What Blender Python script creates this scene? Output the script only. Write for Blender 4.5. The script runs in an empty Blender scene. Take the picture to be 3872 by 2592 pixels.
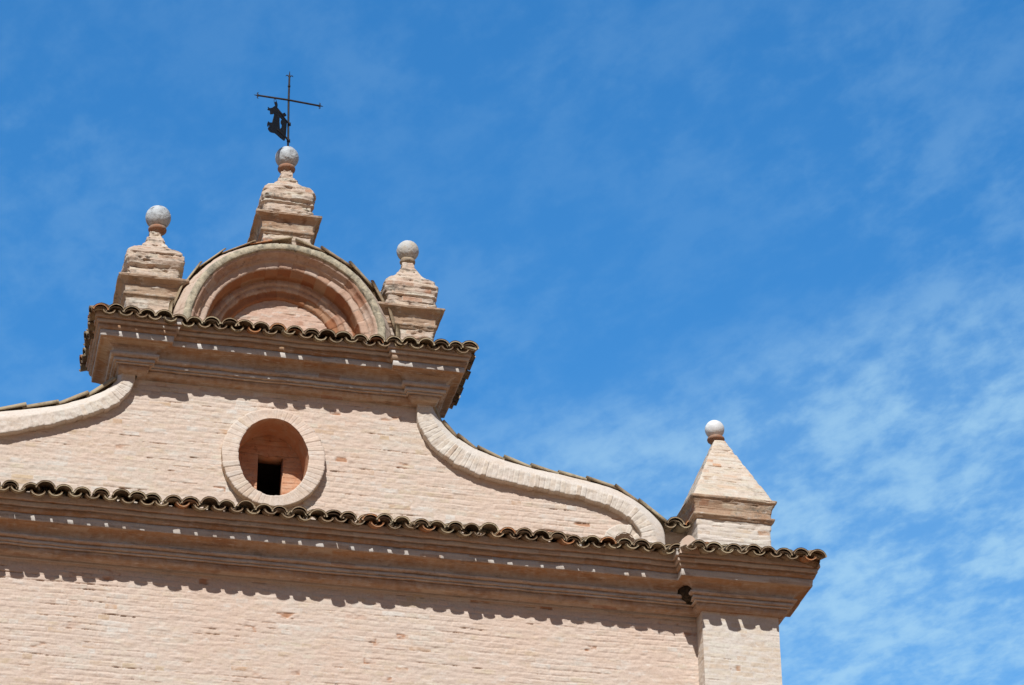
import bpy, bmesh, math, random
import numpy as np
from mathutils import Matrix, Vector

scene = bpy.context.scene
COL = scene.collection
PI = math.pi

# ------------------------------------------------------------------ camera
cam_d = bpy.data.cameras.new("camera")
cam = bpy.data.objects.new("camera", cam_d)
COL.objects.link(cam)
R0 = (0.9753430897, -0.2206187328, -0.0057647290)
R1 = (-0.1059745387, -0.4911002197, 0.8646328535)
R2 = (-0.1935862642, -0.8427027643, -0.5023711741)
cam.matrix_world = Matrix(((R0[0], R1[0], R2[0], -3.84139),
                           (R0[1], R1[1], R2[1], -29.49460),
                           (R0[2], R1[2], R2[2], 1.6),
                           (0, 0, 0, 1)))
cam_d.sensor_width = 36.0
cam_d.lens = 10511.7 / 3872 * 36.0
cam_d.clip_start = 0.1
cam_d.clip_end = 6000
scene.camera = cam

# ------------------------------------------------------------------ light
SUN = Vector((-0.388, -1.0, 1.075)).normalized()          # towards the sun
sun_d = bpy.data.lights.new("sun", 'SUN')
sun_d.energy = 3.6
sun_d.angle = math.radians(0.53)
sun_d.color = (1.0, 0.965, 0.91)
sun = bpy.data.objects.new("sun", sun_d)
COL.objects.link(sun)
sun.location = (-12, -30, 40)
sun.rotation_euler = SUN.to_track_quat('Z', 'Y').to_euler()
EL = math.asin(SUN.z)
ROT = math.atan2(SUN.x, SUN.y)

scene.view_settings.view_transform = 'Standard'
scene.view_settings.look = 'None'
scene.view_settings.exposure = 0.5
scene.view_settings.gamma = 1.0
scene.view_settings.use_curve_mapping = False
scene.cycles.max_bounces = 8
scene.cycles.diffuse_bounces = 5

# ------------------------------------------------------------------ node helper
class NT:
    def __init__(s, tree):
        s.t = tree
        s.t.nodes.clear()

    def n(s, kind, **kw):
        nd = s.t.nodes.new(kind)
        ins = kw.pop('ins', {})
        for k, v in kw.items():
            setattr(nd, k, v)
        for k, v in ins.items():
            s.set(nd, k, v)
        return nd

    def set(s, nd, k, v):
        sock = nd.inputs[k]
        if isinstance(v, bpy.types.NodeSocket):
            s.t.links.new(v, sock)
        else:
            sock.default_value = v

    def math(s, op, a, b=None, c=None, clamp=False):
        nd = s.n('ShaderNodeMath', operation=op, use_clamp=clamp)
        s.set(nd, 0, a)
        if b is not None:
            s.set(nd, 1, b)
        if c is not None:
            s.set(nd, 2, c)
        return nd.outputs[0]

    def mix(s, f, a, b, blend='MIX'):
        nd = s.n('ShaderNodeMix', data_type='RGBA', blend_type=blend)
        s.set(nd, 0, f)
        for k, v in ((6, a), (7, b)):
            if isinstance(v, tuple) and len(v) == 3:
                v = (*v, 1)
            s.set(nd, k, v)
        return nd.outputs[2]

    def noise(s, vec, scale, detail=4, rough=0.55, dist=0.0):
        nd = s.n('ShaderNodeTexNoise', ins={'Scale': scale, 'Detail': detail, 'Roughness': rough, 'Distortion': dist})
        if vec is not None:
            s.set(nd, 'Vector', vec)
        return nd.outputs[0]

    def remap(s, v, a, b, c=0.0, d=1.0):
        nd = s.n('ShaderNodeMapRange', interpolation_type='SMOOTHSTEP', ins={'From Min': a, 'From Max': b, 'To Min': c, 'To Max': d})
        s.set(nd, 'Value', v)
        return nd.outputs[0]

    def ramp(s, v, stops, interp='LINEAR'):
        nd = s.n('ShaderNodeValToRGB')
        cr = nd.color_ramp
        cr.interpolation = interp
        while len(cr.elements) < len(stops):
            cr.elements.new(0.5)
        for e, (p, c) in zip(cr.elements, stops):
            e.position = p
            e.color = (*c, 1)
        s.set(nd, 0, v)
        return nd.outputs[0]

    def mapping(s, vec, scale=(1, 1, 1), rot=(0, 0, 0), loc=(0, 0, 0)):
        nd = s.n('ShaderNodeMapping', ins={'Scale': scale, 'Rotation': rot, 'Location': loc})
        s.set(nd, 'Vector', vec)
        return nd.outputs[0]


# ------------------------------------------------------------------ sky
world = bpy.data.worlds.new("World")
scene.world = world
world.use_nodes = True
w = NT(world.node_tree)
sky = w.n('ShaderNodeTexSky', sky_type='NISHITA', sun_disc=False, sun_elevation=EL, sun_rotation=ROT,
          altitude=0, air_density=1.5, dust_density=0.0, ozone_density=8.0)
hs = w.n('ShaderNodeHueSaturation', ins={'Hue': 0.5, 'Saturation': 1.235, 'Value': 1.0, 'Color': sky.outputs[0]})
tc = w.n('ShaderNodeTexCoord')
sep = w.n('ShaderNodeSeparateXYZ', ins={0: tc.outputs['Generated']})
zc = w.math('MAXIMUM', sep.outputs[2], 0.05)
cx = w.math('DIVIDE', sep.outputs[0], zc)
cy = w.math('DIVIDE', sep.outputs[1], zc)
cv = w.n('ShaderNodeCombineXYZ', ins={0: cx, 1: cy, 2: 0.0}).outputs[0]
# a bank of thin mackerel cloud lies low towards +X, only wisps elsewhere
band = w.math('ADD', w.math('MULTIPLY', cx, 0.80), cy)
warp = w.noise(cv, 2.2, 3)
band = w.math('ADD', band, w.math('MULTIPLY', w.math('SUBTRACT', warp, 0.5), 0.30))
bank = w.remap(band, 2.02, 2.28)
wisp_base = w.remap(w.noise(cv, 1.6, 2), 0.38, 0.72)
iso = w.mapping(cv, scale=(1.0, 0.62, 1), rot=(0, 0, math.radians(42)))
puff = w.noise(w.mapping(iso, scale=(7.2, 7.4, 1)), 1.8, 5, 0.56, 0.1)
fine = w.noise(w.mapping(iso, scale=(21, 22, 1)), 2.0, 5, 0.60, 0.15)
mass = w.math('ADD', w.math('MULTIPLY', puff, 0.62), w.math('MULTIPLY', fine, 0.38))
c_bank = w.math('MULTIPLY', w.math('MULTIPLY_ADD', w.remap(mass, 0.36, 0.64), 0.72, 0.28), bank)
c_wisp = w.math('MULTIPLY', w.remap(mass, 0.40, 0.66), w.math('MULTIPLY_ADD', wisp_base, 0.17, 0.05))
cl = w.math('ADD', w.math('MULTIPLY', c_bank, 0.44), c_wisp, clamp=True)
# sky dimmed on the sun side to cut the fill on shaded walls
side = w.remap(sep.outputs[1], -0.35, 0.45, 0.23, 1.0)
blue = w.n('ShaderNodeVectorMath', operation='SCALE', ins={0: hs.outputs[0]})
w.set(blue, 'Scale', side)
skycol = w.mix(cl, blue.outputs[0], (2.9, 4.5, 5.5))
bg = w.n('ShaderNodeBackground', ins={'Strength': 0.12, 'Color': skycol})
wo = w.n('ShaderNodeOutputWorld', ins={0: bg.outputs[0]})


# ------------------------------------------------------------------ numpy noise
def _hash(ix, iy, seed):
    h = (ix.astype(np.int64) * 374761393 + iy.astype(np.int64) * 668265263 + seed * 1442695041) & 0xffffffff
    h = ((h ^ (h >> 13)) * 1274126177) & 0xffffffff
    h = ((h ^ (h >> 16)) * 2246822519) & 0xffffffff
    return ((h ^ (h >> 15)) & 0xffffff) / float(0xffffff)


def vnoise(x, y, seed=0):
    x = np.asarray(x, float); y = np.asarray(y, float)
    ix = np.floor(x); iy = np.floor(y)
    fx = x - ix; fy = y - iy
    fx = fx * fx * (3 - 2 * fx); fy = fy * fy * (3 - 2 * fy)
    a = _hash(ix, iy, seed); b = _hash(ix + 1, iy, seed)
    c = _hash(ix, iy + 1, seed); d = _hash(ix + 1, iy + 1, seed)
    return (a * (1 - fx) + b * fx) * (1 - fy) + (c * (1 - fx) + d * fx) * fy


def fbm(x, y, seed=0, o=4):
    s = 0; a = 1.0; t = 0
    for k in range(o):
        s = s + a * vnoise(x * 2 ** k, y * 2 ** k, seed + 17 * k)
        t += a; a *= 0.55
    return s / t


def sstep(a, b, x):
    t = np.clip((x - a) / (b - a), 0, 1)
    return t * t * (3 - 2 * t)


def bricks(u, v, seed, bl=0.27, ch=0.071, depth=1.0):
    """height (m, outward) and attribute columns of weathered lime-washed brickwork at wall coordinates u, v"""
    u = np.asarray(u, float); v = np.asarray(v, float)
    vv = v + 0.020 * (vnoise(u * 0.55, v * 0.7, seed + 1) - 0.5) + 0.020 * (vnoise(u * 2.3, v * 3.1, seed + 2) - 0.5) + 0.010 * (vnoise(u * 6.1, v * 4.0, seed + 22) - 0.5)
    row = np.floor(vv / ch); fv = vv / ch - row
    blr = bl * (0.92 + 0.16 * _hash(row, row * 0, seed + 3))
    uu = u + _hash(row, row * 0 + 5, seed + 4) * 3.0 + 0.012 * (vnoise(u * 7, v * 9, seed + 5) - 0.5)
    k = np.floor(uu / blr); fu = uu / blr - k
    header = _hash(k, row, seed + 6) < 0.30
    half = np.where(header, np.floor(fu * 2), 0)
    fu2 = np.where(header, fu * 2 - half, fu)
    wid = np.where(header, blr / 2, blr)
    kid = k * 2 + half
    tone = _hash(kid, row, seed + 7); r2 = _hash(kid, row, seed + 8); r3 = _hash(kid, row, seed + 9)
    du = np.minimum(fu2, 1 - fu2) * wid
    dvl = fv * ch; dvh = (1 - fv) * ch
    dv = np.minimum(dvl, dvh)
    wob = 0.007 * (fbm(u * 26, v * 30, seed + 10, 3) - 0.5)
    d = np.minimum(du, dv) + wob
    jw = 0.006 + 0.006 * vnoise(u * 1.7, v * 2.0, seed + 11)
    m = sstep(jw * 0.25, jw * 1.2, d)
    fill = sstep(0.25, 0.58, fbm(u * 0.9, v * 1.3, seed + 12, 3))     # 1 where mortar is washed flush
    jd = 0.0062 * (1 - 0.80 * fill)
    # open bed joints: short runs where the mortar has gone
    run = vnoise(u * 2.1 + 31.7 * row, row * 1.37, seed + 13)
    op = sstep(0.68, 0.86, run) * sstep(0.30, 0.62, fbm(u * 17, v * 9, seed + 19, 3)) * sstep(0.008, 0.002, dvl + 0.8 * wob)
    ero = sstep(0.95, 0.99, r3) * sstep(0.42, 0.7, fbm(u * 9, v * 18, seed + 14, 3))
    big = fbm(u * 0.6, v * 0.6, seed + 15, 3) - 0.5
    h = m * ((r2 - 0.5) * 0.0050 * (1 - 0.75 * fill) + (tone - 0.5) * 0.0015) - (1 - m) * jd
    h = h + (fbm(u * 15, v * 21, seed + 16, 4) - 0.5) * 0.0135 + big * 0.012 + (fbm(u * 5, v * 34, seed + 23, 3) - 0.5) * 0.008
    h = h - op * 0.030 - ero * 0.013
    ex = sstep(0.35, 0.6, fbm(u * 3.0 + 7 * r2, v * 6.0, seed + 18, 3))
    return h * depth, np.stack([tone, m, np.clip(ero + op * 0.8, 0, 1), ex], -1)


# ------------------------------------------------------------------ mesh helpers
def link(name, me, mat, parent=None, smooth=False):
    if mat is not None:
        me.materials.append(mat)
    o = bpy.data.objects.new(name, me)
    COL.objects.link(o)
    if parent is not None:
        o.parent = parent
    if smooth:
        me.polygons.foreach_set('use_smooth', np.ones(len(me.polygons), bool))
    return o


class MB:
    """collects vertices, faces and a 4-float attribute; build() links them as ONE mesh object"""
    def __init__(s):
        s.v = []; s.f = []; s.a = []; s.n = 0

    def add(s, verts, faces, attr=None):
        verts = np.asarray(verts, float).reshape(-1, 3)
        if attr is None:
            attr = np.tile([0.5, 1, 0, 0.5], (len(verts), 1))
        attr = np.asarray(attr, float)
        if attr.ndim == 1:
            attr = np.tile(attr, (len(verts), 1))
        s.v.append(verts); s.a.append(attr)
        for f in faces:
            s.f.append(np.asarray(f, np.int64).reshape(1, -1) + s.n if np.ndim(f) == 1 else np.asarray(f, np.int64) + s.n)
        s.n += len(verts)

    def grid(s, P, attr=None, keep=None, flip=False, close_u=False):
        """P: (nu, nv, 3) sheet of points"""
        nu, nv = P.shape[:2]
        idx = np.arange(nu * nv).reshape(nu, nv)
        if close_u:
            idx = np.vstack([idx, idx[:1]])
        q = np.stack([idx[:-1, :-1], idx[1:, :-1], idx[1:, 1:], idx[:-1, 1:]], -1).reshape(-1, 4)
        if keep is not None:
            q = q[keep.reshape(-1)]
        if flip:
            q = q[:, ::-1]
        if attr is not None and np.ndim(attr) == 3:
            attr = attr.reshape(-1, 4)
        s.add(P.reshape(-1, 3), [q], attr)

    def box(s, x0, x1, y0, y1, z0, z1, attr=None):
        v = [(x0, y0, z0), (x1, y0, z0), (x1, y1, z0), (x0, y1, z0), (x0, y0, z1), (x1, y0, z1), (x1, y1, z1), (x0, y1, z1)]
        s.add(v, [np.array([(0, 3, 2, 1), (4, 5, 6, 7), (0, 1, 5, 4), (1, 2, 6, 5), (2, 3, 7, 6), (3, 0, 4, 7)])], attr)

    def build(s, name, mat, parent=None, smooth=False):
        V = np.concatenate(s.v); A = np.concatenate(s.a)
        used = np.zeros(len(V), bool)
        for f in s.f:
            used[f.reshape(-1)] = True
        remap = np.cumsum(used) - 1
        V = V[used]; A = A[used]
        F = [remap[f] for f in s.f]
        sizes = np.concatenate([np.full(len(f), f.shape[1]) for f in F])
        loops = np.concatenate([f.reshape(-1) for f in F]).astype(np.int32)
        me = bpy.data.meshes.new(name)
        me.vertices.add(len(V)); me.vertices.foreach_set('co', V.astype(np.float32).reshape(-1))
        me.loops.add(len(loops)); me.loops.foreach_set('vertex_index', loops)
        me.polygons.add(len(sizes))
        starts = np.concatenate([[0], np.cumsum(sizes)[:-1]]).astype(np.int32)
        me.polygons.foreach_set('loop_start', starts)
        at = me.attributes.new('mark', 'FLOAT_COLOR', 'POINT')
        at.data.foreach_set('color', A.astype(np.float32).reshape(-1))
        me.update(calc_edges=True)
        me.validate()
        return link(name, me, mat, parent, smooth)


def empty(name, loc, label, cat, group=None):
    o = bpy.data.objects.new(name, None)
    COL.objects.link(o)
    o.location = loc
    o['label'] = label
    o['category'] = cat
    if group:
        o['group'] = group
    return o


def resample(P, n):
    P = np.asarray(P, float)
    d = np.concatenate([[0], np.cumsum(np.linalg.norm(np.diff(P, axis=0), axis=1))])
    t = np.linspace(0, d[-1], n)
    return np.stack([np.interp(t, d, P[:, k]) for k in range(P.shape[1])], -1)


def smooth_poly(P, n, it=3):
    """resample a measured polyline finely and round it off"""
    Q = resample(P, n)
    w_ = max(2, n // 40)
    for _ in range(it):
        pad = np.concatenate([2 * Q[:1] - Q[w_:0:-1], Q, 2 * Q[-1:] - Q[-2:-w_ - 2:-1]])
        ker = np.ones(2 * w_ + 1) / (2 * w_ + 1)
        Q = np.stack([np.convolve(pad[:, k], ker, 'valid') for k in range(Q.shape[1])], -1)
    return Q


# ------------------------------------------------------------------ materials
def base_mat(name):
    m = bpy.data.materials.new(name)
    m.use_nodes = True
    t = NT(m.node_tree)
    bs = t.n('ShaderNodeBsdfPrincipled')
    t.n('ShaderNodeOutputMaterial', ins={0: bs.outputs[0]})
    bs.inputs['Specular IOR Level'].default_value = 0.15
    return m, t, bs


def mark(t):
    at = t.n('ShaderNodeAttribute', attribute_name='mark')
    sp = t.n('ShaderNodeSeparateColor', ins={0: at.outputs['Color']})
    return sp.outputs[0], sp.outputs[1], sp.outputs[2], at.outputs['Alpha']


def brick_mat(name, wash, stops, wash_amt, ero_col, grey=0.0, bump=0.25):
    m, t, bs = base_mat(name)
    tone, msk, ero, ex = mark(t)
    co = t.n('ShaderNodeTexCoord').outputs['Object']
    face = t.ramp(tone, stops)
    fine = t.noise(co, 42, 6, 0.72)
    med = t.noise(co, 9, 4)
    big = t.noise(co, 0.8, 3)
    tan = t.remap(t.noise(t.mapping(co, scale=(1, 1, 2.6)), 3.3, 6, 0.66), 0.50, 0.70)
    pal = t.remap(t.noise(t.mapping(co, scale=(1, 1, 2.6)), 6.5, 7, 0.72), 0.55, 0.66)
    show = t.math('MULTIPLY', t.math('MULTIPLY', msk, ex), t.remap(t.math('ADD', t.math('MULTIPLY', med, 0.5), t.math('MULTIPLY', big, 0.5)), wash_amt - 0.12, wash_amt + 0.12))
    wcol = t.mix(t.remap(big, 0.35, 0.65), wash, tuple(c * k for c, k in zip(wash, (0.99, 1.045, 1.08))))
    col = t.mix(show, wcol, face)
    col = t.mix(t.math('MULTIPLY', tan, 0.40), col, (0.54, 0.41, 0.30))
    col = t.mix(t.math('MULTIPLY', pal, 0.60), col, (0.64, 0.61, 0.57))
    col = t.mix(t.math('MULTIPLY', ero, 0.85), col, ero_col)
    if grey:
        g = t.remap(t.noise(t.mapping(co, scale=(1, 1, 2.2)), 3.0, 6, 0.68), 0.46, 0.66)
        g2 = t.remap(t.noise(co, 22, 4, 0.6), 0.35, 0.65)
        col = t.mix(t.math('MULTIPLY', t.math('MULTIPLY', g, g2), grey), col, (0.16, 0.15, 0.13))
    col = t.mix(1.0, col, t.ramp(fine, [(0.28, (0.80, 0.77, 0.73)), (0.47, (1, 1, 1)), (0.72, (1.09, 1.09, 1.09))]), 'MULTIPLY')
    t.set(bs, 'Base Color', col)
    bs.inputs['Roughness'].default_value = 0.92
    bp = t.n('ShaderNodeBump', ins={'Strength': bump, 'Distance': 0.01, 'Height': t.noise(co, 130, 4, 0.7)})
    t.set(bs, 'Normal', bp.outputs[0])
    return m


WALL_STOPS = [(0.0, (0.56, 0.46, 0.37)), (0.3, (0.585, 0.50, 0.42)), (0.55, (0.575, 0.515, 0.45)), (0.75, (0.60, 0.57, 0.53)),
              (0.88, (0.55, 0.47, 0.36)), (0.97, (0.52, 0.40, 0.28)), (1.0, (0.48, 0.32, 0.21))]
M_WALL = brick_mat('washed_brick', (0.585, 0.465, 0.390), WALL_STOPS, 0.50, (0.40, 0.20, 0.11))
M_GABLE = brick_mat('washed_brick_gable', (0.595, 0.475, 0.398), WALL_STOPS, 0.46, (0.40, 0.20, 0.11))
M_PALE = brick_mat('pale_brick', (0.60, 0.525, 0.465), [(0.0, (0.56, 0.47, 0.38)), (0.4, (0.59, 0.53, 0.45)), (0.8, (0.61, 0.58, 0.52)), (0.95, (0.55, 0.46, 0.36)), (1.0, (0.50, 0.38, 0.28))], 0.46, (0.42, 0.24, 0.14))
M_TYMP = brick_mat('tympanum_brick', (0.55, 0.375, 0.295), [(0.0, (0.50, 0.32, 0.24)), (0.5, (0.55, 0.42, 0.34)), (0.9, (0.58, 0.48, 0.40)), (1.0, (0.44, 0.22, 0.14))], 0.5, (0.32, 0.15, 0.09))
M_CAP = brick_mat('moulded_brick', (0.41, 0.28, 0.195), [(0.0, (0.36, 0.22, 0.14)), (0.3, (0.44, 0.30, 0.20)), (0.6, (0.48, 0.38, 0.28)), (0.85, (0.52, 0.45, 0.36)), (1.0, (0.34, 0.16, 0.09))], 0.36, (0.24, 0.13, 0.08), grey=1.0, bump=0.6)  # dark stains, plus a darker base that deepens the shade under the slabs
M_SPIRE = brick_mat('spire_brick', (0.57, 0.48, 0.40), [(0.0, (0.54, 0.40, 0.29)), (0.25, (0.56, 0.48, 0.38)), (0.55, (0.55, 0.50, 0.42)), (0.8, (0.60, 0.55, 0.48)), (0.93, (0.55, 0.36, 0.24)), (1.0, (0.50, 0.28, 0.17))], 0.36, (0.36, 0.22, 0.13), grey=0.42)
OLD = [(0.0, (0.44, 0.29, 0.21)), (0.22, (0.53, 0.41, 0.32)), (0.5, (0.57, 0.47, 0.37)), (0.72, (0.54, 0.49, 0.41)), (0.88, (0.60, 0.55, 0.48)), (1.0, (0.46, 0.25, 0.16))]
M_OLD = brick_mat('weathered_brick', (0.52, 0.405, 0.325), OLD, 0.37, (0.26, 0.14, 0.08), grey=0.95, bump=0.6)


def cornice_mat():
    m, t, bs = base_mat('cornice_plaster')
    tone, msk, ero, ex = mark(t)
    co = t.n('ShaderNodeTexCoord').outputs['Object']
    base = t.ramp(tone, [(0.0, (0.49, 0.45, 0.41)), (0.35, (0.53, 0.50, 0.47)), (0.7, (0.56, 0.54, 0.52)), (0.90, (0.51, 0.44, 0.38)), (1.0, (0.47, 0.34, 0.26))])
    deep_orange = t.ramp(tone, [(0.0, (0.29, 0.15, 0.075)), (0.35, (0.37, 0.205, 0.10)), (0.6, (0.33, 0.205, 0.125)), (0.8, (0.41, 0.26, 0.15)), (0.92, (0.43, 0.33, 0.24)), (1.0, (0.28, 0.095, 0.045))])
    wob = t.math('ADD', ero, t.math('MULTIPLY_ADD', t.noise(co, 16, 4), 0.7, -0.35))  # ero here carries the course tone: 1 orange-brown, 0 pale
    base = t.mix(t.remap(wob, 0.20, 1.15), base, deep_orange)  # undersides and cove go orange-brown, upright faces stay pale
    str_ = t.noise(t.mapping(co, scale=(0.9, 6, 6)), 3.0, 6, 0.65)
    col = t.mix(t.math('MULTIPLY', t.remap(str_, 0.50, 0.74), 0.55), base, (0.26, 0.16, 0.10))
    # dark weather streaks and sooty patches
    blot = t.noise(t.mapping(co, scale=(1.0, 2.5, 2.5)), 5.0, 7, 0.68)
    col = t.mix(t.math('MULTIPLY', t.remap(blot, 0.56, 0.74), 0.55), col, (0.14, 0.10, 0.075))
    soot = t.math('MULTIPLY', t.remap(t.noise(t.mapping(co, scale=(0.55, 1.0, 14)), 2.0, 6, 0.7), 0.52, 0.68), t.remap(t.noise(co, 9, 5, 0.7), 0.38, 0.6))
    col = t.mix(t.math('MULTIPLY', soot, 0.6), col, (0.115, 0.095, 0.08))
    drip = t.noise(t.mapping(co, scale=(26, 3, 2.2)), 1.0, 4, 0.6)
    col = t.mix(t.math('MULTIPLY', t.remap(drip, 0.55, 0.75), 0.25), col, (0.24, 0.15, 0.10))
    pale = t.noise(t.mapping(co, scale=(1.2, 8, 8)), 6.0, 5, 0.6)
    col = t.mix(t.math('MULTIPLY', t.remap(pale, 0.55, 0.72), 0.65), col, (0.60, 0.55, 0.49))
    fine = t.noise(co, 70, 5, 0.65)
    col = t.mix(1.0, col, t.ramp(fine, [(0.25, (0.84, 0.84, 0.83)), (0.5, (1, 1, 1)), (0.8, (1.06, 1.06, 1.06))]), 'MULTIPLY')
    t.set(bs, 'Base Color', col)
    bs.inputs['Roughness'].default_value = 0.9
    bp = t.n('ShaderNodeBump', ins={'Strength': 0.35, 'Distance': 0.01, 'Height': t.noise(co, 80, 5, 0.7)})
    t.set(bs, 'Normal', bp.outputs[0])
    return m


M_CORN = cornice_mat()


def tile_mat():
    m, t, bs = base_mat('old_roof_tile')
    tone, msk, ero, ex = mark(t)
    co = t.n('ShaderNodeTexCoord').outputs['Object']
    base = t.ramp(tone, [(0.0, (0.19, 0.13, 0.085)), (0.3, (0.27, 0.195, 0.125)), (0.6, (0.33, 0.26, 0.17)), (0.82, (0.40, 0.33, 0.22)), (0.93, (0.40, 0.19, 0.09)), (1.0, (0.45, 0.20, 0.09))])
    li = t.remap(t.noise(co, 14, 6, 0.7), 0.46, 0.62)
    col = t.mix(t.math('MULTIPLY', li, 0.55), base, (0.41, 0.35, 0.25))
    bk = t.remap(t.noise(co, 8, 6, 0.7), 0.50, 0.68)
    col = t.mix(t.math('MULTIPLY', bk, 0.60), col, (0.07, 0.06, 0.045))
    t.set(bs, 'Base Color', col)
    bs.inputs['Roughness'].default_value = 0.9
    bp = t.n('ShaderNodeBump', ins={'Strength': 0.5, 'Distance': 0.01, 'Height': t.noise(co, 60, 5, 0.7)})
    t.set(bs, 'Normal', bp.outputs[0])
    return m


M_TILE = tile_mat()


def simple_mat(name, c1, c2, scale, rough=0.9, c3=None, bump=0.4, bscale=60, t1=(0.4, 0.65), t3=(0.58, 0.7)):
    m, t, bs = base_mat(name)
    co = t.n('ShaderNodeTexCoord').outputs['Object']
    col = t.mix(t.remap(t.noise(co, scale, 6, 0.65), *t1), c1, c2)
    if c3:
        col = t.mix(t.remap(t.noise(co, scale * 2.3, 6, 0.7), *t3), col, c3)
    t.set(bs, 'Base Color', col)
    bs.inputs['Roughness'].default_value = rough
    bp = t.n('ShaderNodeBump', ins={'Strength': bump, 'Distance': 0.01, 'Height': t.noise(co, bscale, 5, 0.7)})
    t.set(bs, 'Normal', bp.outputs[0])
    return m


M_MORTAR = simple_mat('lime_mortar', (0.56, 0.42, 0.33), (0.58, 0.48, 0.39), 6)
M_BALL = simple_mat('limestone', (0.50, 0.54, 0.57), (0.38, 0.41, 0.44), 6, c3=(0.13, 0.135, 0.14), bump=1.0, bscale=26, t3=(0.53, 0.66))
M_BALLW = simple_mat('white_limestone', (0.70, 0.72, 0.73), (0.62, 0.63, 0.64), 6, bump=0.4, bscale=30)
M_BALLR = simple_mat('rusty_limestone', (0.51, 0.53, 0.54), (0.47, 0.43, 0.37), 5, c3=(0.16, 0.14, 0.12), bump=0.8, bscale=30, t3=(0.60, 0.72))
M_TERRA = simple_mat('terracotta', (0.31, 0.16, 0.10), (0.30, 0.22, 0.17), 12, bump=0.5)
M_STONE = simple_mat('collar_stone', (0.36, 0.28, 0.20), (0.26, 0.22, 0.17), 12, bump=0.9, bscale=25)
M_IRON = simple_mat('wrought_iron', (0.022, 0.023, 0.026), (0.045, 0.032, 0.026), 14, rough=0.55, bump=0.4, bscale=40)
M_RUST = simple_mat('rusting_sheet_iron', (0.016, 0.016, 0.018), (0.05, 0.035, 0.025), 9, rough=0.7, bump=0.5, t1=(0.5, 0.75))
M_DARK = simple_mat('dark_interior', (0.02, 0.016, 0.013), (0.010, 0.008, 0.007), 4)  # near-black colour stands in for the darkness behind the window hole
M_NEST = simple_mat('mud_straw_hole_dark', (0.050, 0.038, 0.026), (0.022, 0.018, 0.014), 30, bump=0.8)  # coloured near black, so the cup also stands in for its shaded hole
M_STRAW = simple_mat('straw', (0.16, 0.125, 0.08), (0.09, 0.07, 0.045), 30)
M_RECESS = simple_mat('red_plaster', (0.52, 0.275, 0.165), (0.55, 0.36, 0.25), 5, c3=(0.30, 0.15, 0.09), bump=0.5, bscale=40)
M_ROOF = simple_mat('clay_roof', (0.34, 0.18, 0.10), (0.24, 0.15, 0.10), 3)


def ground_mat():
    m, t, bs = base_mat('paving')
    co = t.n('ShaderNodeTexCoord').outputs['Object']
    br = t.n('ShaderNodeTexBrick', ins={'Vector': co, 'Color1': (0.31, 0.155, 0.078, 1), 'Color2': (0.26, 0.13, 0.065, 1), 'Mortar': (0.17, 0.11, 0.07, 1), 'Scale': 1.6, 'Mortar Size': 0.012})
    col = t.mix(t.remap(t.noise(co, 0.5, 5), 0.35, 0.7), br.outputs[0], (0.25, 0.145, 0.085))
    t.set(bs, 'Base Color', col)
    bs.inputs['Roughness'].default_value = 0.9
    return m


# ------------------------------------------------------------------ ground
g = MB()
g.add([(-3000, -3000, 0), (3000, -3000, 0), (3000, 3000, 0), (-3000, 3000, 0)], [np.array([(0, 1, 2, 3)])])
ground = g.build('ground', ground_mat())
ground['kind'] = 'structure'

# ------------------------------------------------------------------ church
church = empty('church', (0, 0, 0), 'pale pink brick church front with scrolled gable, oval window and tiled cornices', 'church')

XW = 6.158           # half width at the outer pilaster edge
XP = 5.198           # inner pilaster edge
YP = -0.25           # pilaster face


def sheet(x0, x1, z0, z1, y, seed, dx=0.012, dz=0.0085, depth=1.0, keepf=None, mb=None, bl=0.27, ch=0.071):
    nx = max(2, int(round((x1 - x0) / dx)) + 1); nz = max(2, int(round((z1 - z0) / dz)) + 1)
    x = np.linspace(x0, x1, nx); z = np.linspace(z0, z1, nz)
    X, Z = np.meshgrid(x, z, indexing='ij')
    h, at = bricks(X, Z, seed, bl=bl, ch=ch, depth=depth)
    P = np.stack([X, y - h, Z], -1)
    keep = None
    if keepf is not None:
        keep = keepf((X[:-1, :-1] + X[1:, 1:]) / 2, (Z[:-1, :-1] + Z[1:, 1:]) / 2)
    mb = mb or MB()
    mb.grid(P, at, keep)
    return mb


# front wall: finely modelled brickwork in the upper part, plain below
fw = sheet(-5.25, XP + 0.06, 13.3, 15.75, 0.0, 11)
fw.add([(-5.25, 0, 0), (XP + .06, 0, 0), (XP + .06, 0, 13.3), (-5.25, 0, 13.3)], [np.array([(0, 1, 2, 3)])], [0.4, 0.8, 0, 0.5])
fw.box(-XW, XW, 0.10, 1.44, 0, 16.3, [0.4, 0.8, 0, 0.5])
fw.build('front_wall', M_WALL, church)

# pilasters
for sx in (1, -1):
    p = MB()
    a, b = (XP, XW) if sx > 0 else (-XW, -XP)
    sheet(a, b, 13.3, 15.75, YP, 23 + sx, depth=0.7, mb=p)
    # side returns with brick relief
    z = np.linspace(13.3, 15.75, 280); yy = np.linspace(0.02, YP, 20)
    for xs, sg in ((a, -1), (b, 1)):
        Y, Z = np.meshgrid(yy, z, indexing='ij')
        h, at = bricks(Y + 9, Z, 29, depth=0.7)
        fade = np.clip(np.minimum(Y - YP, 0.02) / 0.02, 0, 1)
        h0, _ = bricks(np.full_like(Z, xs), Z, 23 + sx, depth=0.7)
        P = np.stack([xs + sg * h * fade, Y - np.where(Y <= YP + 1e-6, h0, 0), Z], -1)
        p.grid(P, at, flip=sg > 0)
    p.box(a + 0.01, b - 0.01, YP + 0.012, 0.09, 0, 13.3, [0.5, 0.8, 0, 0.5])
    p.box(a + 0.03, b - 0.03, YP + 0.06, 0.09, 13.3, 16.3, [0.5, 0.8, 0, 0.5])
    p.build('pilaster', M_PALE, church)

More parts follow.
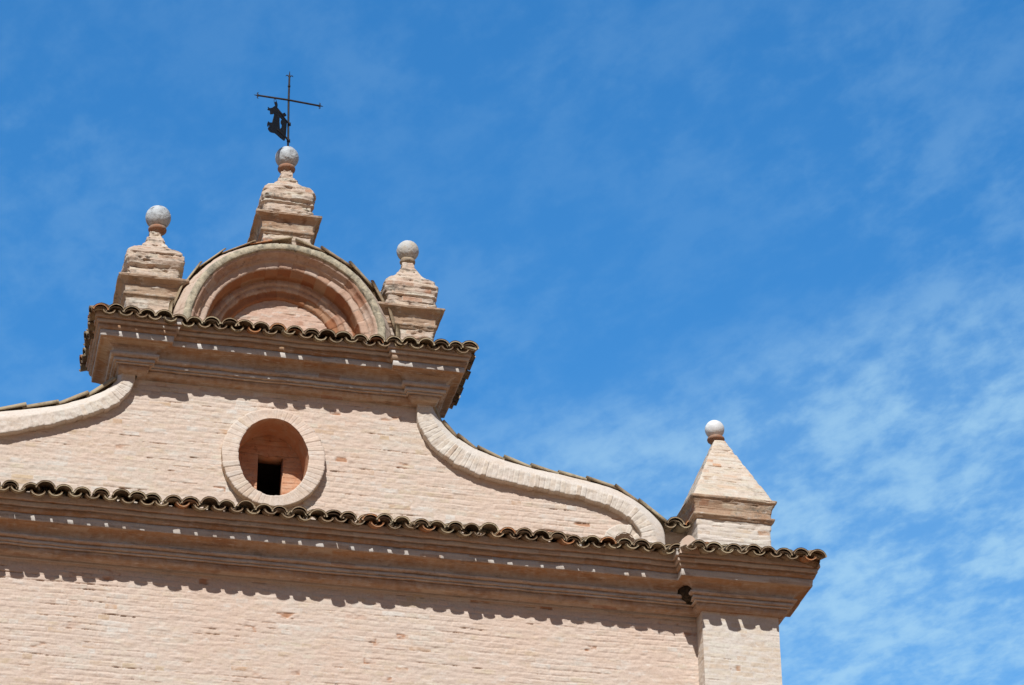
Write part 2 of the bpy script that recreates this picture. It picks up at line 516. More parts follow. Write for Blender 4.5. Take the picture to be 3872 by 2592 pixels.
# ------------------------------------------------------------------ gable outline (scrolls)
R_LO = [(1.709, 18.128), (1.729, 17.865), (1.781, 17.72), (1.883, 17.582), (2.019, 17.448), (2.171, 17.334), (2.408, 17.24), (2.644, 17.182),
        (2.982, 17.135), (3.321, 17.097), (3.576, 17.074), (3.831, 17.036), (4.086, 16.975), (4.307, 16.875), (4.44, 16.762), (4.525, 16.633), (4.535, 16.57), (4.525, 16.40)]
R_UP = [(1.87, 18.147), (1.88, 18.005), (1.94, 17.87), (2.08, 17.71), (2.221, 17.572), (2.475, 17.452), (2.644, 17.392),
        (2.983, 17.33), (3.153, 17.302), (3.493, 17.25), (3.749, 17.199), (4.005, 17.147), (4.243, 17.085), (4.413, 17.01), (4.531, 16.935), (4.614, 16.825), (4.678, 16.694), (4.735, 16.41)]
R_MO = [(1.915, 18.18), (1.978, 18.06), (2.047, 17.92), (2.18, 17.755), (2.464, 17.605), (2.801, 17.505), (3.141, 17.43), (3.489, 17.375),
        (3.842, 17.33), (4.202, 17.255), (4.503, 17.104), (4.64, 16.985), (4.76, 16.875), (4.83, 16.78), (4.84, 16.6), (4.84, 16.41)]
L_LO = [(-1.745, 18.134), (-1.745, 17.996), (-1.803, 17.831), (-1.931, 17.689), (-2.127, 17.568), (-2.455, 17.414), (-2.783, 17.29), (-3.077, 17.189),
        (-3.273, 17.144), (-3.576, 17.09), (-3.831, 17.05), (-4.086, 16.985), (-4.307, 16.885), (-4.44, 16.762), (-4.525, 16.633), (-4.535, 16.57), (-4.525, 16.40)]
L_UP = [(-1.90, 18.145), (-1.899, 17.997), (-1.944, 17.893), (-2.139, 17.733), (-2.385, 17.607), (-2.632, 17.51), (-2.961, 17.414),
        (-3.29, 17.338), (-3.749, 17.25), (-4.005, 17.18), (-4.243, 17.10), (-4.413, 17.01), (-4.531, 16.935), (-4.614, 16.825), (-4.678, 16.694), (-4.735, 16.41)]
L_MO = [(-1.935, 18.17), (-1.965, 18.03), (-2.03, 17.92), (-2.20, 17.82), (-2.40, 17.715), (-2.66, 17.61), (-2.961, 17.535),
        (-3.30, 17.46), (-3.749, 17.37), (-4.1, 17.28), (-4.503, 17.12), (-4.76, 16.875), (-4.83, 16.78), (-4.84, 16.6), (-4.84, 16.41)]
NS = 420
SC = {}
for sd, (lo, up, mo) in ((1, (R_LO, R_UP, R_MO)), (-1, (L_LO, L_UP, L_MO))):
    SC[sd] = [smooth_poly(q, NS, 2) for q in (lo, up, mo)]


def top_at(x):
    """height of the middle of the scroll band above x"""
    x = np.asarray(x, float)
    out = np.full(x.shape, 18.14)
    for sd in (1, -1):
        mid = (SC[sd][0] + SC[sd][1]) / 2
        xs = mid[:, 0] * sd
        keep = np.concatenate([[True], np.diff(np.maximum.accumulate(xs)) > 1e-6])
        xx = xs[keep]; zz = mid[keep, 1]
        m = x * sd > 1.80
        val = np.interp(x * sd, xx, zz, right=16.38)
        out = np.where(m, val, out)
    return out


OX, OZ = -0.03, 17.19          # oval window
NX, NZ = 4.325, 16.46          # small niche


def gable_keep(x, z):
    k = z < top_at(x)
    k &= ((x - OX) / 0.50) ** 2 + ((z - OZ) / 0.60) ** 2 > 1
    k &= ((x - NX) / 0.16) ** 2 + ((z - NZ) / 0.20) ** 2 > 1
    return k


gb = sheet(-4.66, 4.66, 15.95, 18.16, 0.0, 41, keepf=gable_keep)
# back face and flanks of the gable
xs = np.linspace(-4.66, 4.66, 234)
tp = top_at(xs)
for x_a, x_b, t_a, t_b in zip(xs[:-1], xs[1:], tp[:-1], tp[1:]):
    segs = [(16.0, None)] if abs((x_a + x_b) / 2 - OX) > 0.4 else [(16.0, 16.3), (17.95, None)]
    for z0, z1 in segs:
        gb.add([(x_a, 0.46, z0), (x_b, 0.46, z0), (x_b, 0.46, z1 or t_b), (x_a, 0.46, z1 or t_a)], [np.array([(3, 2, 1, 0)])], [0.5, 0.8, 0, 0.5])
gable = gb.build('gable_wall', M_GABLE, church)

# oval window: brick ring, round recess, square hole
def ellipse_ring(n, rx, rz, wob=0.0, seed=0, power=2.0):
    t = np.linspace(0, 2 * PI, n, endpoint=False)
    r = 1 + wob * (vnoise(t * 6, t * 0, seed) - 0.5) if wob else 1
    return t, np.stack([OX + rx * np.cos(t) * r, OZ + rz * np.sin(t) * r], -1)


ring = MB()
NT_ = 560
t = np.linspace(0, 2 * PI, NT_, endpoint=False)
nb = 58
ro = np.array([0.625, 0.68]); ri = np.array([0.425, 0.535])
tb = t / (2 * PI) * nb + 0.5 * (vnoise(t * 4, t * 0, 76) - 0.5) * np.sin(t / 2)
k = np.floor(tb); fr = tb - k
idr = _hash(k, k * 0, 77); idr2 = _hash(k, k * 0 + 3, 78)
edge = sstep(0.0, 0.12, np.minimum(fr, 1 - fr)) * (0.5 + 0.5 * vnoise(t * 5, t * 0, 79))
nv = 16
P = np.zeros((NT_, nv + 6, 3)); A = np.zeros((NT_, nv + 6, 4))
for j in range(nv):
    s = j / (nv - 1)
    rin = ri * 1.0
    rx = rin[0] + (ro[0] - rin[0]) * s; rz = rin[1] + (ro[1] - rin[1]) * s
    jig = 1 + (0.020 * (idr - 0.5) if j == nv - 1 else 0) + (0.016 * (idr2 - 0.5) if j == 0 else 0)
    xx = OX + rx * np.cos(t) * jig; zz = OZ + rz * np.sin(t) * jig
    flush = 1 - 0.68 * sstep(-0.15, 0.62, zz - OZ)          # the ring dies into the wall towards its top
    h = 0.118 * flush + edge * (idr - 0.5) * 0.012 - (1 - edge) * 0.009 + (fbm(xx * 18, zz * 18, 81, 3) - 0.5) * 0.010
    if j in (0, nv - 1):
        h = h - 0.006
    P[:, j] = np.stack([xx, -h, zz], -1)
    A[:, j] = np.stack([idr, edge, edge * 0, np.full_like(edge, 0.8) * (0.5 + 0.5 * idr2)], -1)
for j in range(6):
    P[:, nv + j] = P[:, nv - 1] * 1.0
    P[:, nv + j, 1] = P[:, nv - 1, 1] + (0.03 - P[:, nv - 1, 1]) * (j + 1) / 6
    A[:, nv + j] = [0.9, 1, 0.25, 1]
ring.grid(P, A, close_u=True)
sur = ring.build('window_surround', M_GABLE, gable)

rec = MB()
tt = np.linspace(0, 2 * PI, 120, endpoint=False)
P = np.zeros((120, 14, 3))
for j in range(14):
    s = j / 13
    P[:, j] = np.stack([OX + (ri[0] + 0.004) * np.cos(tt), np.full_like(tt, -0.055 + s * 0.455), OZ + (ri[1] + 0.004) * np.sin(tt)], -1)
    P[:, j, 0] += 0.006 * (vnoise(tt * 8, s * 6 + tt * 0, 91) - 0.5); P[:, j, 2] += 0.006 * (vnoise(tt * 8, s * 6 + tt * 0, 92) - 0.5)
rec.grid(P, [0.35, 0.6, 0, 0.6], close_u=True, flip=True)
# back wall of the recess with the hole
hx0, hx1, hz0, hz1 = -0.155, 0.155, 16.55, 17.445
sheet(-0.47, 0.42, 16.63, 17.74, 0.40, 95, mb=rec,
      keepf=lambda x, z: (((x - OX) / 0.46) ** 2 + ((z - OZ) / 0.57) ** 2 < 1) & ~((x > hx0) & (x < hx1) & (z > hz0) & (z < hz1 + 0.012 * np.sin(x * 31))))
rec.build('window_recess', M_RECESS, gable)
ho = MB()
y0, y1 = 0.43, 1.3
e_ = 0.045
hv = [(hx0 - e_, y0, hz0 - e_), (hx1 + e_, y0, hz0 - e_), (hx1 + e_, y0, hz1 + e_), (hx0 - e_, y0, hz1 + e_), (hx0 - e_, y1, hz0 - 0.18), (hx1 + e_, y1, hz0 - 0.18), (hx1 + e_, y1, hz1 + e_), (hx0 - e_, y1, hz1 + e_)]
ho.add(hv, [np.array([(4, 5, 6, 7), (0, 4, 7, 3), (1, 2, 6, 5), (3, 7, 6, 2), (0, 1, 5, 4)])])
ho.build('window_hole_dark_box', M_DARK, gable)
jb = MB()
for a0, a1, b0, b1 in ((hx0 - e_, hx0 + 0.003, hz0, hz1 + e_), (hx1 - 0.003, hx1 + e_, hz0, hz1 + e_), (hx0, hx1, hz1 + 0.004, hz1 + e_ + 0.03)):
    jb.box(a0, a1, 0.428, 0.62, b0, b1)
jb.build('window_jamb', M_RECESS, gable)

# small half-round niche beside the scroll
ni = MB()
tt = np.linspace(-0.25, PI + 0.25, 150)
nbn = 11
k = np.floor(tt / PI * nbn); fr = tt / PI * nbn - k
idn = _hash(k, k * 0, 51); ed = sstep(0, 0.14, np.minimum(fr, 1 - fr))
P = np.zeros((150, 14, 3)); A = np.zeros((150, 14, 4))
for j in range(14):
    s = np.clip(j / 9, 0, 1)
    rr = 0.15 + 0.135 * s
    jig = 1 + (0.10 * (idn - 0.5) if j == 0 else 0.03 * (idn - 0.5))
    rzr = 0.185 + 0.12 * s
    xx = NX + rr * np.cos(tt) * jig; zz = NZ + rzr * np.sin(tt) * jig
    h = 0.030 + ed * (idn - 0.5) * 0.018 + (fbm(xx * 20, zz * 20, 53, 3) - 0.5) * 0.012 - (1 - ed) * 0.006
    if j > 9:
        h = h * (1 - (j - 9) / 4) - 0.01 * (j - 9) / 4
    P[:, j] = np.stack([xx, -h, zz], -1)
    A[:, j] = np.stack([idn, ed, ed * 0, ed * 0 + 0.9], -1)
ni.grid(P, A)
P = np.zeros((150, 6, 3))
for j in range(6):
    P[:, j] = np.stack([NX + 0.158 * np.cos(tt), tt * 0 - 0.03 + 0.24 * j / 5, NZ + 0.195 * np.sin(tt)], -1)
ni.grid(P, [0.95, 0.9, 0.6, 0.9], flip=True)
sheet(NX - 0.2, NX + 0.2, NZ - 0.15, NZ + 0.24, 0.20, 57, mb=ni)
ni.build('niche', M_PALE, gable)

# ------------------------------------------------------------------ scroll bands and coping tiles
def tube_tile(mb, c0, c1, up, side, r0, r1, tone, thick=0.014, arc=PI, seg=9, flat=0.85, st=4, rng=None, sag=0.0):
    """half-round clay tile from c0 to c1; up/side span its cross-section"""
    c0, c1, up, side = (np.asarray(q, float) for q in (c0, c1, up, side))
    a = np.linspace(PI / 2 - arc / 2, PI / 2 + arc / 2, seg)
    ro_ = []
    for q in range(st):
        s = q / (st - 1)
        c = c0 + (c1 - c0) * s + up * sag * math.sin(PI * s)
        r = r0 + (r1 - r0) * s
        wob = (rng.random(seg) - 0.5) * 0.004 if rng is not None else np.zeros(seg)
        o = c + np.outer(np.cos(a) * (r + wob), side) + np.outer(np.sin(a) * (r + wob) * flat, up)
        i = c + np.outer(np.cos(a) * (r - thick), side) + np.outer(np.sin(a) * (r - thick) * flat - thick * 0.1, up)
        ro_.append(np.concatenate([o, i[::-1]]))
    P = np.stack(ro_)                       # (st, 2*seg, 3)
    n = 2 * seg
    idx = np.arange(st * n).reshape(st, n)
    nxt = np.roll(idx, -1, axis=1)
    q = np.stack([idx[:-1], nxt[:-1], nxt[1:], idx[1:]], -1).reshape(-1, 4)
    caps = []
    for e in (idx[0], idx[-1]):
        for k_ in range(seg - 1):
            caps.append((e[k_], e[k_ + 1], e[n - 2 - k_], e[n - 1 - k_]))
    mb.add(P.reshape(-1, 3), [q, np.array(caps)], [tone, 1, 0, 0.5])


rng = np.random.default_rng(5)
for sd in (1, -1):
    lo, up, mo = SC[sd]
    n = 700
    lo_, up_, mo_ = (resample(q, n) for q in (lo, up, mo))
    mid = (lo_ + up_) / 2
    tg = np.gradient(mid, axis=0); tg /= np.linalg.norm(tg, axis=1)[:, None]
    def across(poly):
        fine_ = resample(poly, 4000)
        out = np.zeros_like(mid); last = 0
        for i_ in range(n):
            c_lo = last; c_hi = min(4000, last + 200)
            seg_ = fine_[c_lo:c_hi] - mid[i_]
            sc = np.abs(seg_ @ tg[i_]) + 0.05 * np.linalg.norm(seg_, axis=1)
            last = c_lo + int(sc.argmin())
            out[i_] = fine_[last]
        return out
    lo_, up_, mo_ = across(lo), across(up), across(mo)
    s_len = np.concatenate([[0], np.cumsum(np.linalg.norm(np.diff((lo_ + up_) / 2, axis=0), axis=1))])
    k = np.floor(s_len / 0.066 + 0.25 * (vnoise(s_len * 3, s_len * 0, 61) - 0.5)); fr = s_len / 0.066 - k
    idb = _hash(k, k * 0, 63 + sd); ed = sstep(0.0, 0.16, np.minimum(fr % 1, 1 - fr % 1))
    nv = 15
    rows_P = []; rows_A = []
    def row(xz, y, a):
        rows_P.append(np.stack([xz[:, 0], y, xz[:, 1]], -1)); rows_A.append(a)
    at = np.stack([idb, ed, ed * 0, 0.4 + 0.5 * _hash(k, k * 0 + 1, 64)], -1)
    rag = ((idb - 0.5) * 0.018 + (fbm(s_len * 9, s_len * 0, 69, 3) - 0.5) * 0.016)[:, None]
    dirv = (up_ - lo_) / np.linalg.norm(up_ - lo_, axis=1)[:, None]
    for j in range(5):                                  # underside
        row(lo_ + dirv * rag, 0.02 - (0.105) * j / 5 + 0 * s_len, at * [1, 1, 0, 1] + [0, 0, 0.15, 0])
    for j in range(nv):
        sj = j / (nv - 1)
        xz = lo_ + (up_ - lo_) * sj + dirv * rag * (1 - sj)
        h = 0.10 + ed * (idb - 0.5) * 0.010 - (1 - ed) * 0.0045 + (fbm(xz[:, 0] * 16, xz[:, 1] * 16, 66, 4) - 0.5) * 0.022
        if j in (0, nv - 1):
            h = h - 0.006
        row(xz, -h, at)
    for j in range(1, 8):                               # mortar fillet up to the tiles
        sj = j / 7
        xz = up_ + (mo_ - up_) * sj
        y = -0.094 + 0.075 * sj + 0.012 * (fbm(xz[:, 0] * 9, xz[:, 1] * 9, 67, 3) - 0.5)
        row(xz, y, np.tile([0.15, 0.3, 0, 0.2], (n, 1)))
    cen = mo_ + (mo_ - up_) * 0.1
    row(cen, 0.10 + 0 * s_len, np.tile([0.2, 0.3, 0, 0.2], (n, 1)))
    row(cen - dirv * 0.02, 0.47 + 0 * s_len, np.tile([0.2, 0.3, 0, 0.2], (n, 1)))
    row(lo_, 0.47 + 0 * s_len, np.tile([0.2, 0.3, 0, 0.2], (n, 1)))
    b_ = MB()
    b_.grid(np.stack(rows_P, 1), np.stack(rows_A, 1), flip=sd > 0)
    band = b_.build('scroll_band', M_PALE, church)
    # half-round coping tiles riding on the band
    ct = MB()
    nodes = [(1.925, 18.2), (2.06, 17.96), (2.243, 17.80), (2.49, 17.655), (2.823, 17.55), (3.164, 17.48), (3.515, 17.43), (3.868, 17.385), (4.229, 17.315), (4.527, 17.15), (4.86, 16.935)]
    if sd < 0:
        nodes = [(-1.93, 18.15), (-1.99, 18.08), (-2.289, 17.86), (-2.627, 17.70), (-3.003, 17.615), (-3.33, 17.54), (-3.70, 17.46), (-4.05, 17.37), (-4.33, 17.26), (-4.58, 17.11), (-4.86, 16.93)]
    nodes = np.array(nodes)
    for i in range(len(nodes) - 1):
        a_ = nodes[i]; c_ = nodes[i + 1]
        tv = (c_ - a_) / np.linalg.norm(c_ - a_)
        nrm = np.array([-tv[1], tv[0]]) * (1 if tv[0] > 0 else -1)
        if nrm[1] < 0:
            nrm = -nrm
        lift = 0.004 + rng.random() * 0.008
        A0 = a_ - nrm * (0.056 - lift); C0 = c_ + tv * 0.05 - nrm * 0.070
        for yy, dl in ((0.065, 0), (0.30, 0.0)):
            tube_tile(ct, (A0[0], yy + rng.normal() * 0.006, A0[1]), (C0[0], yy + rng.normal() * 0.006, C0[1]), (nrm[0], 0, nrm[1]), (0, 1, 0),
                      0.112, 0.092, rng.choice([0.35, 0.5, 0.6, 0.7, 0.8]), flat=0.72, rng=rng, seg=11)
    ct.build('coping_tiles', M_TILE, band)

# ------------------------------------------------------------------ cornices
def sweep(path, prof, step=0.022, seed=0, flip=False):
    """moulding of plan offsets/heights prof [(q, z)] along the plan polyline path; mitred"""
    path = [np.array(p_, float) for p_ in path]
    nrm = []
    for a_, b2 in zip(path[:-1], path[1:]):
        d_ = (b2 - a_) / np.linalg.norm(b2 - a_)
        nrm.append(np.array([d_[1], -d_[0]]))
    mit = []
    for i in range(len(path)):
        if i == 0: mit.append(nrm[0])
        elif i == len(path) - 1: mit.append(nrm[-1])
        else:
            m_ = nrm[i - 1] + nrm[i]
            mit.append(m_ / (m_ @ nrm[i]))
    q = np.array([p_[0] for p_ in prof]); z = np.array([p_[1] for p_ in prof]); crs = np.array([p_[2] for p_ in prof])
    mb = MB()
    s0 = 0.0
    for i in range(len(path) - 1):
        L = np.linalg.norm(path[i + 1] - path[i])
        n = max(2, int(L / step) + 1)
        s = np.linspace(0, 1, n)
        base = path[i][None] + (path[i + 1] - path[i])[None] * s[:, None]
        mm = mit[i][None] * (1 - s[:, None]) + mit[i + 1][None] * s[:, None]
        S = (s0 + s * L)[:, None]; Q = q[None, :]; Z = z[None, :]
        j = np.arange(len(prof))[None, :]
        wavy = (vnoise(S * 1.3, Z * 4, seed) - 0.5) * 0.016 + (fbm(S * 7 + 0 * Z, Z * 5, seed + 1, 3) - 0.5) * 0.011
        wq = (vnoise(S * 1.7, Z * 3 + 3, seed + 3) - 0.5) * 0.012 + (fbm(S * 9 + 0 * Z, Z * 7 + 5, seed + 4, 3) - 0.5) * 0.008
        inner = np.where(Q < 0.02, 0, 1)
        QQ = Q + wq * inner; ZZ = Z + wavy * inner
        band_ = np.floor(z * 13.0 + q * 9.0)[None, :]
        kk = np.floor(S / 0.30 + _hash(band_, band_ * 0, seed + 5) * 2)
        fj = S / 0.30 + _hash(band_, band_ * 0, seed + 5) * 2 - kk
        jn = 1 - sstep(0.0, 0.05, np.minimum(fj, 1 - fj))
        QQ = QQ - jn * 0.005 * crs[None, :] + (_hash(kk, band_ + 9 + 0 * kk, seed + 8) - 0.5) * 0.007 * inner
        tone = _hash(kk, band_ + 0 * kk, seed + 6) * 0.92 + 0.08 * _hash(kk, band_ + 3 + 0 * kk, seed + 7)
        P = np.stack([base[:, None, 0] + mm[:, None, 0] * QQ, base[:, None, 1] + mm[:, None, 1] * QQ, ZZ + 0 * QQ], -1)
        A_ = np.stack([tone, tone * 0 + 1, crs[None, :] + 0 * tone, tone * 0 + 0.5], -1)
        mb.grid(P, A_, flip=flip)
        s0 += L
    return mb


def densify(prof, mx=0.03):
    """subdivide a profile; a third value (course tone: 1 orange-brown, 0 pale) is carried from each segment's end"""
    out = [tuple(prof[0])]
    for a_, b2 in zip(prof[:-1], prof[1:]):
        L = math.hypot(b2[0] - a_[0], b2[1] - a_[1])
        n = max(1, int(math.ceil(L / mx)))
        for i in range(1, n + 1):
            out.append((a_[0] + (b2[0] - a_[0]) * i / n, a_[1] + (b2[1] - a_[1]) * i / n) + tuple(b2[2:]))
    return out


def cornice_profile(z, d=0.0, roof_in=-0.1, slope=0.36):
    """z = dict of heights (bottom to top); (q, z, course) list from the wall face up to the tile bed"""
    p_ = [(-0.02, z['b'] - 0.012, .7), (0.080 + d, z['b'], .8), (0.104 + d, z['b'] + 0.03, .8), (0.112 + d, z['m5'] - 0.008, .8), (0.088 + d, z['m5'] - 0.004, .9), (0.137 + d, z['m5'] - 0.002, .8), (0.140 + d, z['m5'] + 0.002, 0), (0.140 + d, z['m4'] - 0.006, 0),
          (0.116 + d, z['m4'] - 0.003, .8), (0.167 + d, z['m4'] + 0.000, .7), (0.168 + d, z['m4'] + 0.012, 0), (0.168 + d, z['m3'] - 0.008, 0), (0.136 + d, z['m3'] - 0.005, .9), (0.198 + d, z['m3'] + 0.002, .8), (0.211 + d, z['m3'] + 0.018, .5), (0.211 + d, z['cove'] - 0.016, 0), (0.196 + d, z['cove'] - 0.004, 0), (0.165 + d, z['cove'], .3)]
    # deep cove up to the corona
    q0, q1, z0, z1 = 0.165 + d, 0.335 + d, z['cove'], z['corB'] - 0.006
    for i in range(1, 9):
        a_ = i / 8 * PI / 2
        p_.append((q0 + (q1 - q0) * (1 - math.cos(a_)), z0 + (z1 - z0) * math.sin(a_), min(1.0, 0.35 + 0.1 * i)))
    p_ += [(0.356 + d, z['corB'] - 0.004, .8), (0.360 + d, z['corB'] + 0.004, 0), (0.360 + d, z['corT'] - 0.004, 0), (0.338 + d, z['corT'] - 0.001, .9), (0.374 + d, z['corT'] + 0.004, .9), (0.388 + d, z['corT'] + 0.024, .9), (0.397 + d, z['m1'] - 0.024, .9), (0.372 + d, z['m1'] - 0.008, .9),
           (0.414 + d, z['m1'] - 0.004, .6), (0.416 + d, z['m1'] + 0.004, 0), (0.416 + d, z['f1'] - 0.014, 0), (0.388 + d, z['f1'] - 0.010, .9), (0.436 + d, z['f1'] - 0.004, .8), (0.440 + d, z['f1'] + 0.006, .1), (0.436 + d, z['f0'], .1), (0.44 + d, z['f0'] + 0.01, .1), (0.43 + d, z['f0'] + 0.03, .1),
           (roof_in, z['f0'] + 0.03 + slope * (0.43 + d - roof_in), .1)]
    return densify(p_, 0.035)


ZU = dict(b=18.112, m5=18.168, m4=18.190, m3=18.238, cove=18.300, corB=18.400, corT=18.476, m1=18.550, f1=18.603, f0=18.665)
ZL = dict(b=15.595, m5=15.668, m4=15.692, m3=15.735, cove=15.780, corB=15.882, corT=15.972, m1=16.045, f1=16.102, f0=16.165)

XU = 1.86; YU = -0.11; XB = 1.79
XRB = 1.70        # inner end of the ressaut shafts
up_path = [(-XU, 0.72), (-XU, YU), (-XRB, YU), (-XRB, -0.02), (XRB, -0.02), (XRB, YU), (XU, YU), (XU, 0.72)]
uc = sweep(up_path, cornice_profile(ZU, 0.0, roof_in=-0.30), seed=101)
uc.box(-XU + 0.02, XU - 0.02, 0.0, 0.70, 18.09, 18.62, [0.4, 1, 0, 0.5])
ucorn = uc.build('gable_cornice', M_CORN, church)

lo_path = [(-XW, 0.30), (-XW, YP), (-XP, YP), (-XP, -0.085), (XP, -0.085), (XP, YP), (XW, YP), (XW, 0.30)]
lc = sweep(lo_path, cornice_profile(ZL, -0.022, roof_in=-0.36), seed=201)
lc.box(-XW + 0.02, XW - 0.02, -0.02, 0.3, 15.58, 16.1, [0.4, 1, 0, 0.5])
lcorn = lc.build('eaves_cornice', M_CORN, church)


def tile_row(mb, p0, e, o, L, z0, run, pitch, rng, slope=0.36, hip0=False, hip1=False, first=0.0):
    """cover and channel tiles along an eave: p0 start of the eave tip line (x, y), e along it, o outwards"""
    e = np.array([e[0], e[1], 0.0]); o = np.array([o[0], o[1], 0.0])
    ln = 1 / math.sqrt(1 + slope * slope)
    back = (-o + np.array([0, 0, slope])) * ln              # up the slope
    upn = (o * slope + np.array([0, 0, 1.0])) * ln
    n = int(round(L / pitch))
    pt = L / n
    p0 = np.array([p0[0], p0[1], z0])
    for kind in (0, 1):
        for k_ in range(n + (1 if kind == 0 else 0)):
            a_ = (k_ + (0.0 if kind == 0 else 0.5)) * pt + first + rng.normal() * 0.013
            if kind == 0 and (k_ == 0 and hip0 or k_ == n and hip1):
                continue
            lim = run
            if hip0: lim = min(lim, a_ * 1.05 + 0.05)
            if hip1: lim = min(lim, (L - a_) * 1.05 + 0.05)
            rowlen = 0.36
            s = 0.0
            lay = 0
            tilt = rng.normal() * 0.035
            while s < lim - 0.04:
                ln_t = min(0.42, lim - s + 0.06)
                tone = rng.random() * 0.86
                if rng.random() < 0.07: tone = 0.95
                j0 = (rng.normal() * 0.018) if lay == 0 else 0
                base = p0 + e * a_ + back * (s + j0) + upn * (0.014 * lay)
                endp = base + back * ln_t - upn * 0.012 + e * tilt * ln_t * 0.5
                jz = rng.normal() * 0.009
                if kind == 0:
                    r_ = 0.082 + rng.normal() * 0.004
                    tube_tile(mb, base + upn * (0.066 + jz), endp + upn * (0.070 + jz), -upn, e, r_, r_ + 0.012, tone, arc=2.75, flat=0.80, rng=rng, seg=10, thick=0.018)
                else:
                    r_ = 0.108 + rng.normal() * 0.005
                    tube_tile(mb, base + upn * (0.046 + jz) + back * 0.012, endp + upn * (0.040 + jz), upn, e, r_, r_ - 0.016, tone, arc=2.85, flat=0.88, rng=rng, seg=11, thick=0.018)
                    if lay == 0 and rng.random() < 0.55:     # a second tile tucked under the first
                        tube_tile(mb, base + upn * (0.026 + jz) + back * 0.03, endp + upn * (0.02 + jz), upn, e, r_ - 0.012, r_ - 0.026, rng.random() * 0.95, arc=2.6, flat=0.80, rng=rng, seg=11, thick=0.015)
                s += rowlen; lay += 1


def hip(mb, c, d, z0, L, rng, slope=0.36):
    """hip tile from the eave corner c up the diagonal d"""
    d = np.array([d[0], d[1], 0.0]); d /= np.linalg.norm(d)
    sl = slope / math.sqrt(2)
    dv = np.array([d[0], d[1], sl]); dv /= np.linalg.norm(dv)
    side = np.array([-d[1], d[0], 0.0]); up_ = np.cross(dv, side)
    if up_[2] < 0: up_ = -up_
    s = 0.0
    c = np.array([c[0], c[1], z0])
    lay = 0
    while s < L - 0.05:
        a_ = c + dv * s + up_ * (0.052 + 0.01 * lay)
        tube_tile(mb, a_, a_ + dv * 0.42, up_, side, 0.125, 0.10, rng.random() * 0.8, flat=0.9, rng=rng, seg=11)
        s += 0.34; lay += 1


rng = np.random.default_rng(21)
QT = 0.57                                   # eave tip line, from the base line
tu = MB()
zt = 18.580
yE = -0.02 - QT; yR = -0.655
QS = 0.49
xi = XRB - 0.29                             # tiles of the projecting ends reach this far in
tile_row(tu, (-xi, yE), (1, 0), (0, -1), 2 * xi, zt, 0.60, 0.203, rng)
tile_row(tu, (-(XU + QS), yR), (1, 0), (0, -1), XU + QS - xi, zt, 0.62, 0.203, rng, hip0=True)
tile_row(tu, (xi, yR), (1, 0), (0, -1), XU + QS - xi, zt, 0.62, 0.203, rng, hip1=True)
tile_row(tu, (XU + QS, yR), (0, 1), (1, 0), 0.78 - yR, zt, 0.5, 0.203, rng, hip0=True)
tile_row(tu, (-(XU + QS), 0.78), (0, -1), (-1, 0), 0.78 - yR, zt, 0.5, 0.203, rng, hip1=True)
hip(tu, (XU + QS - 0.11, yR + 0.11), (-1, 1), zt + 0.03, 0.65, rng)
hip(tu, (-(XU + QS - 0.11), yR + 0.11), (1, 1), zt + 0.03, 0.65, rng)
tu.build('eave_tiles', M_TILE, ucorn)

tl = MB()
zt = 16.098
QT = 0.595
yE = -0.085 - QT; yR = -0.885; zr = 16.072
QS = 0.43
xi = XP - 0.33
tile_row(tl, (-xi, yE), (1, 0), (0, -1), 2 * xi, zt, 0.66, 0.205, rng)
tile_row(tl, (xi + 0.04, yR), (1, 0), (0, -1), XW + QS - xi - 0.04, zr, 0.62, 0.203, rng, hip1=True)
tile_row(tl, (-(XW + QS), yR), (1, 0), (0, -1), XW + QS - xi - 0.04, zr, 0.62, 0.203, rng, hip0=True)
tile_row(tl, (XW + QS - 0.04, yR), (0, 1), (1, 0), 0.22, zr, 0.5, 0.203, rng, hip0=True)
tile_row(tl, (-(XW + QS - 0.04), yR + 0.22), (0, -1), (-1, 0), 0.22, zr, 0.5, 0.203, rng, hip1=True)
hip(tl, (XW + QS - 0.11, yR + 0.11), (-1, 1), zr + 0.03, 0.7, rng)
hip(tl, (-(XW + QS - 0.11), yR + 0.11), (1, 1), zr + 0.03, 0.7, rng)
tl.build('eave_tiles', M_TILE, lcorn)

# ------------------------------------------------------------------ arched pediment on the gable cornice
AX, AZ = 0.015, 18.79
ar = MB()
prof = [(1.37, 0.55), (1.40, 0.20), (1.40, -0.02), (1.365, -0.14), (1.30, -0.26), (1.247, -0.352), (1.238, -0.362), (1.17, -0.362), (1.162, -0.352), (1.158, -0.335), (1.15, -0.330), (1.132, -0.326), (1.125, -0.310), (1.118, -0.285),
        (1.098, -0.262), (1.08, -0.250), (1.07, -0.248), (1.066, -0.225), (1.055, -0.212), (1.00, -0.206), (0.982, -0.202), (0.972, -0.192), (0.966, -0.15), (0.962, -0.08), (0.958, -0.01), (0.955, 0.02),
        (0.93, 0.022), (0.915, 0.012), (0.885, 0.008), (0.87, 0.018), (0.862, 0.034), (0.855, 0.036), (0.83, 0.030), (0.812, 0.036), (0.80, 0.052), (0.792, 0.055), (0.785, 0.072), (0.725, 0.078), (0.71, 0.086), (0.703, 0.10), (0.70, 0.14)]
prof = densify(prof, 0.035)
N = 330
th = np.linspace(-0.06, PI + 0.06, N)
pr = np.array([p_[0] for p_ in prof]); py = np.array([p_[1] for p_ in prof])
arc = th[:, None] * pr[None, :]
kk = np.floor(th[:, None] * 1.2 / 0.20 + 0 * arc)
lvl = np.digitize(pr, [0.79, 0.86, 0.96, 1.06, 1.16, 1.26])[None, :] + 0 * kk
tone = _hash(kk + 13 * lvl, lvl, 301)
n1 = (fbm(th[:, None] * 14 + 0 * arc, pr[None, :] * 30 + py[None, :] * 30, 303, 3) - 0.5)
n2 = (vnoise(th[:, None] * 5, pr[None, :] * 9, 305) - 0.5)
fra = th[:, None] * 1.2 / 0.20 + 0 * arc - kk
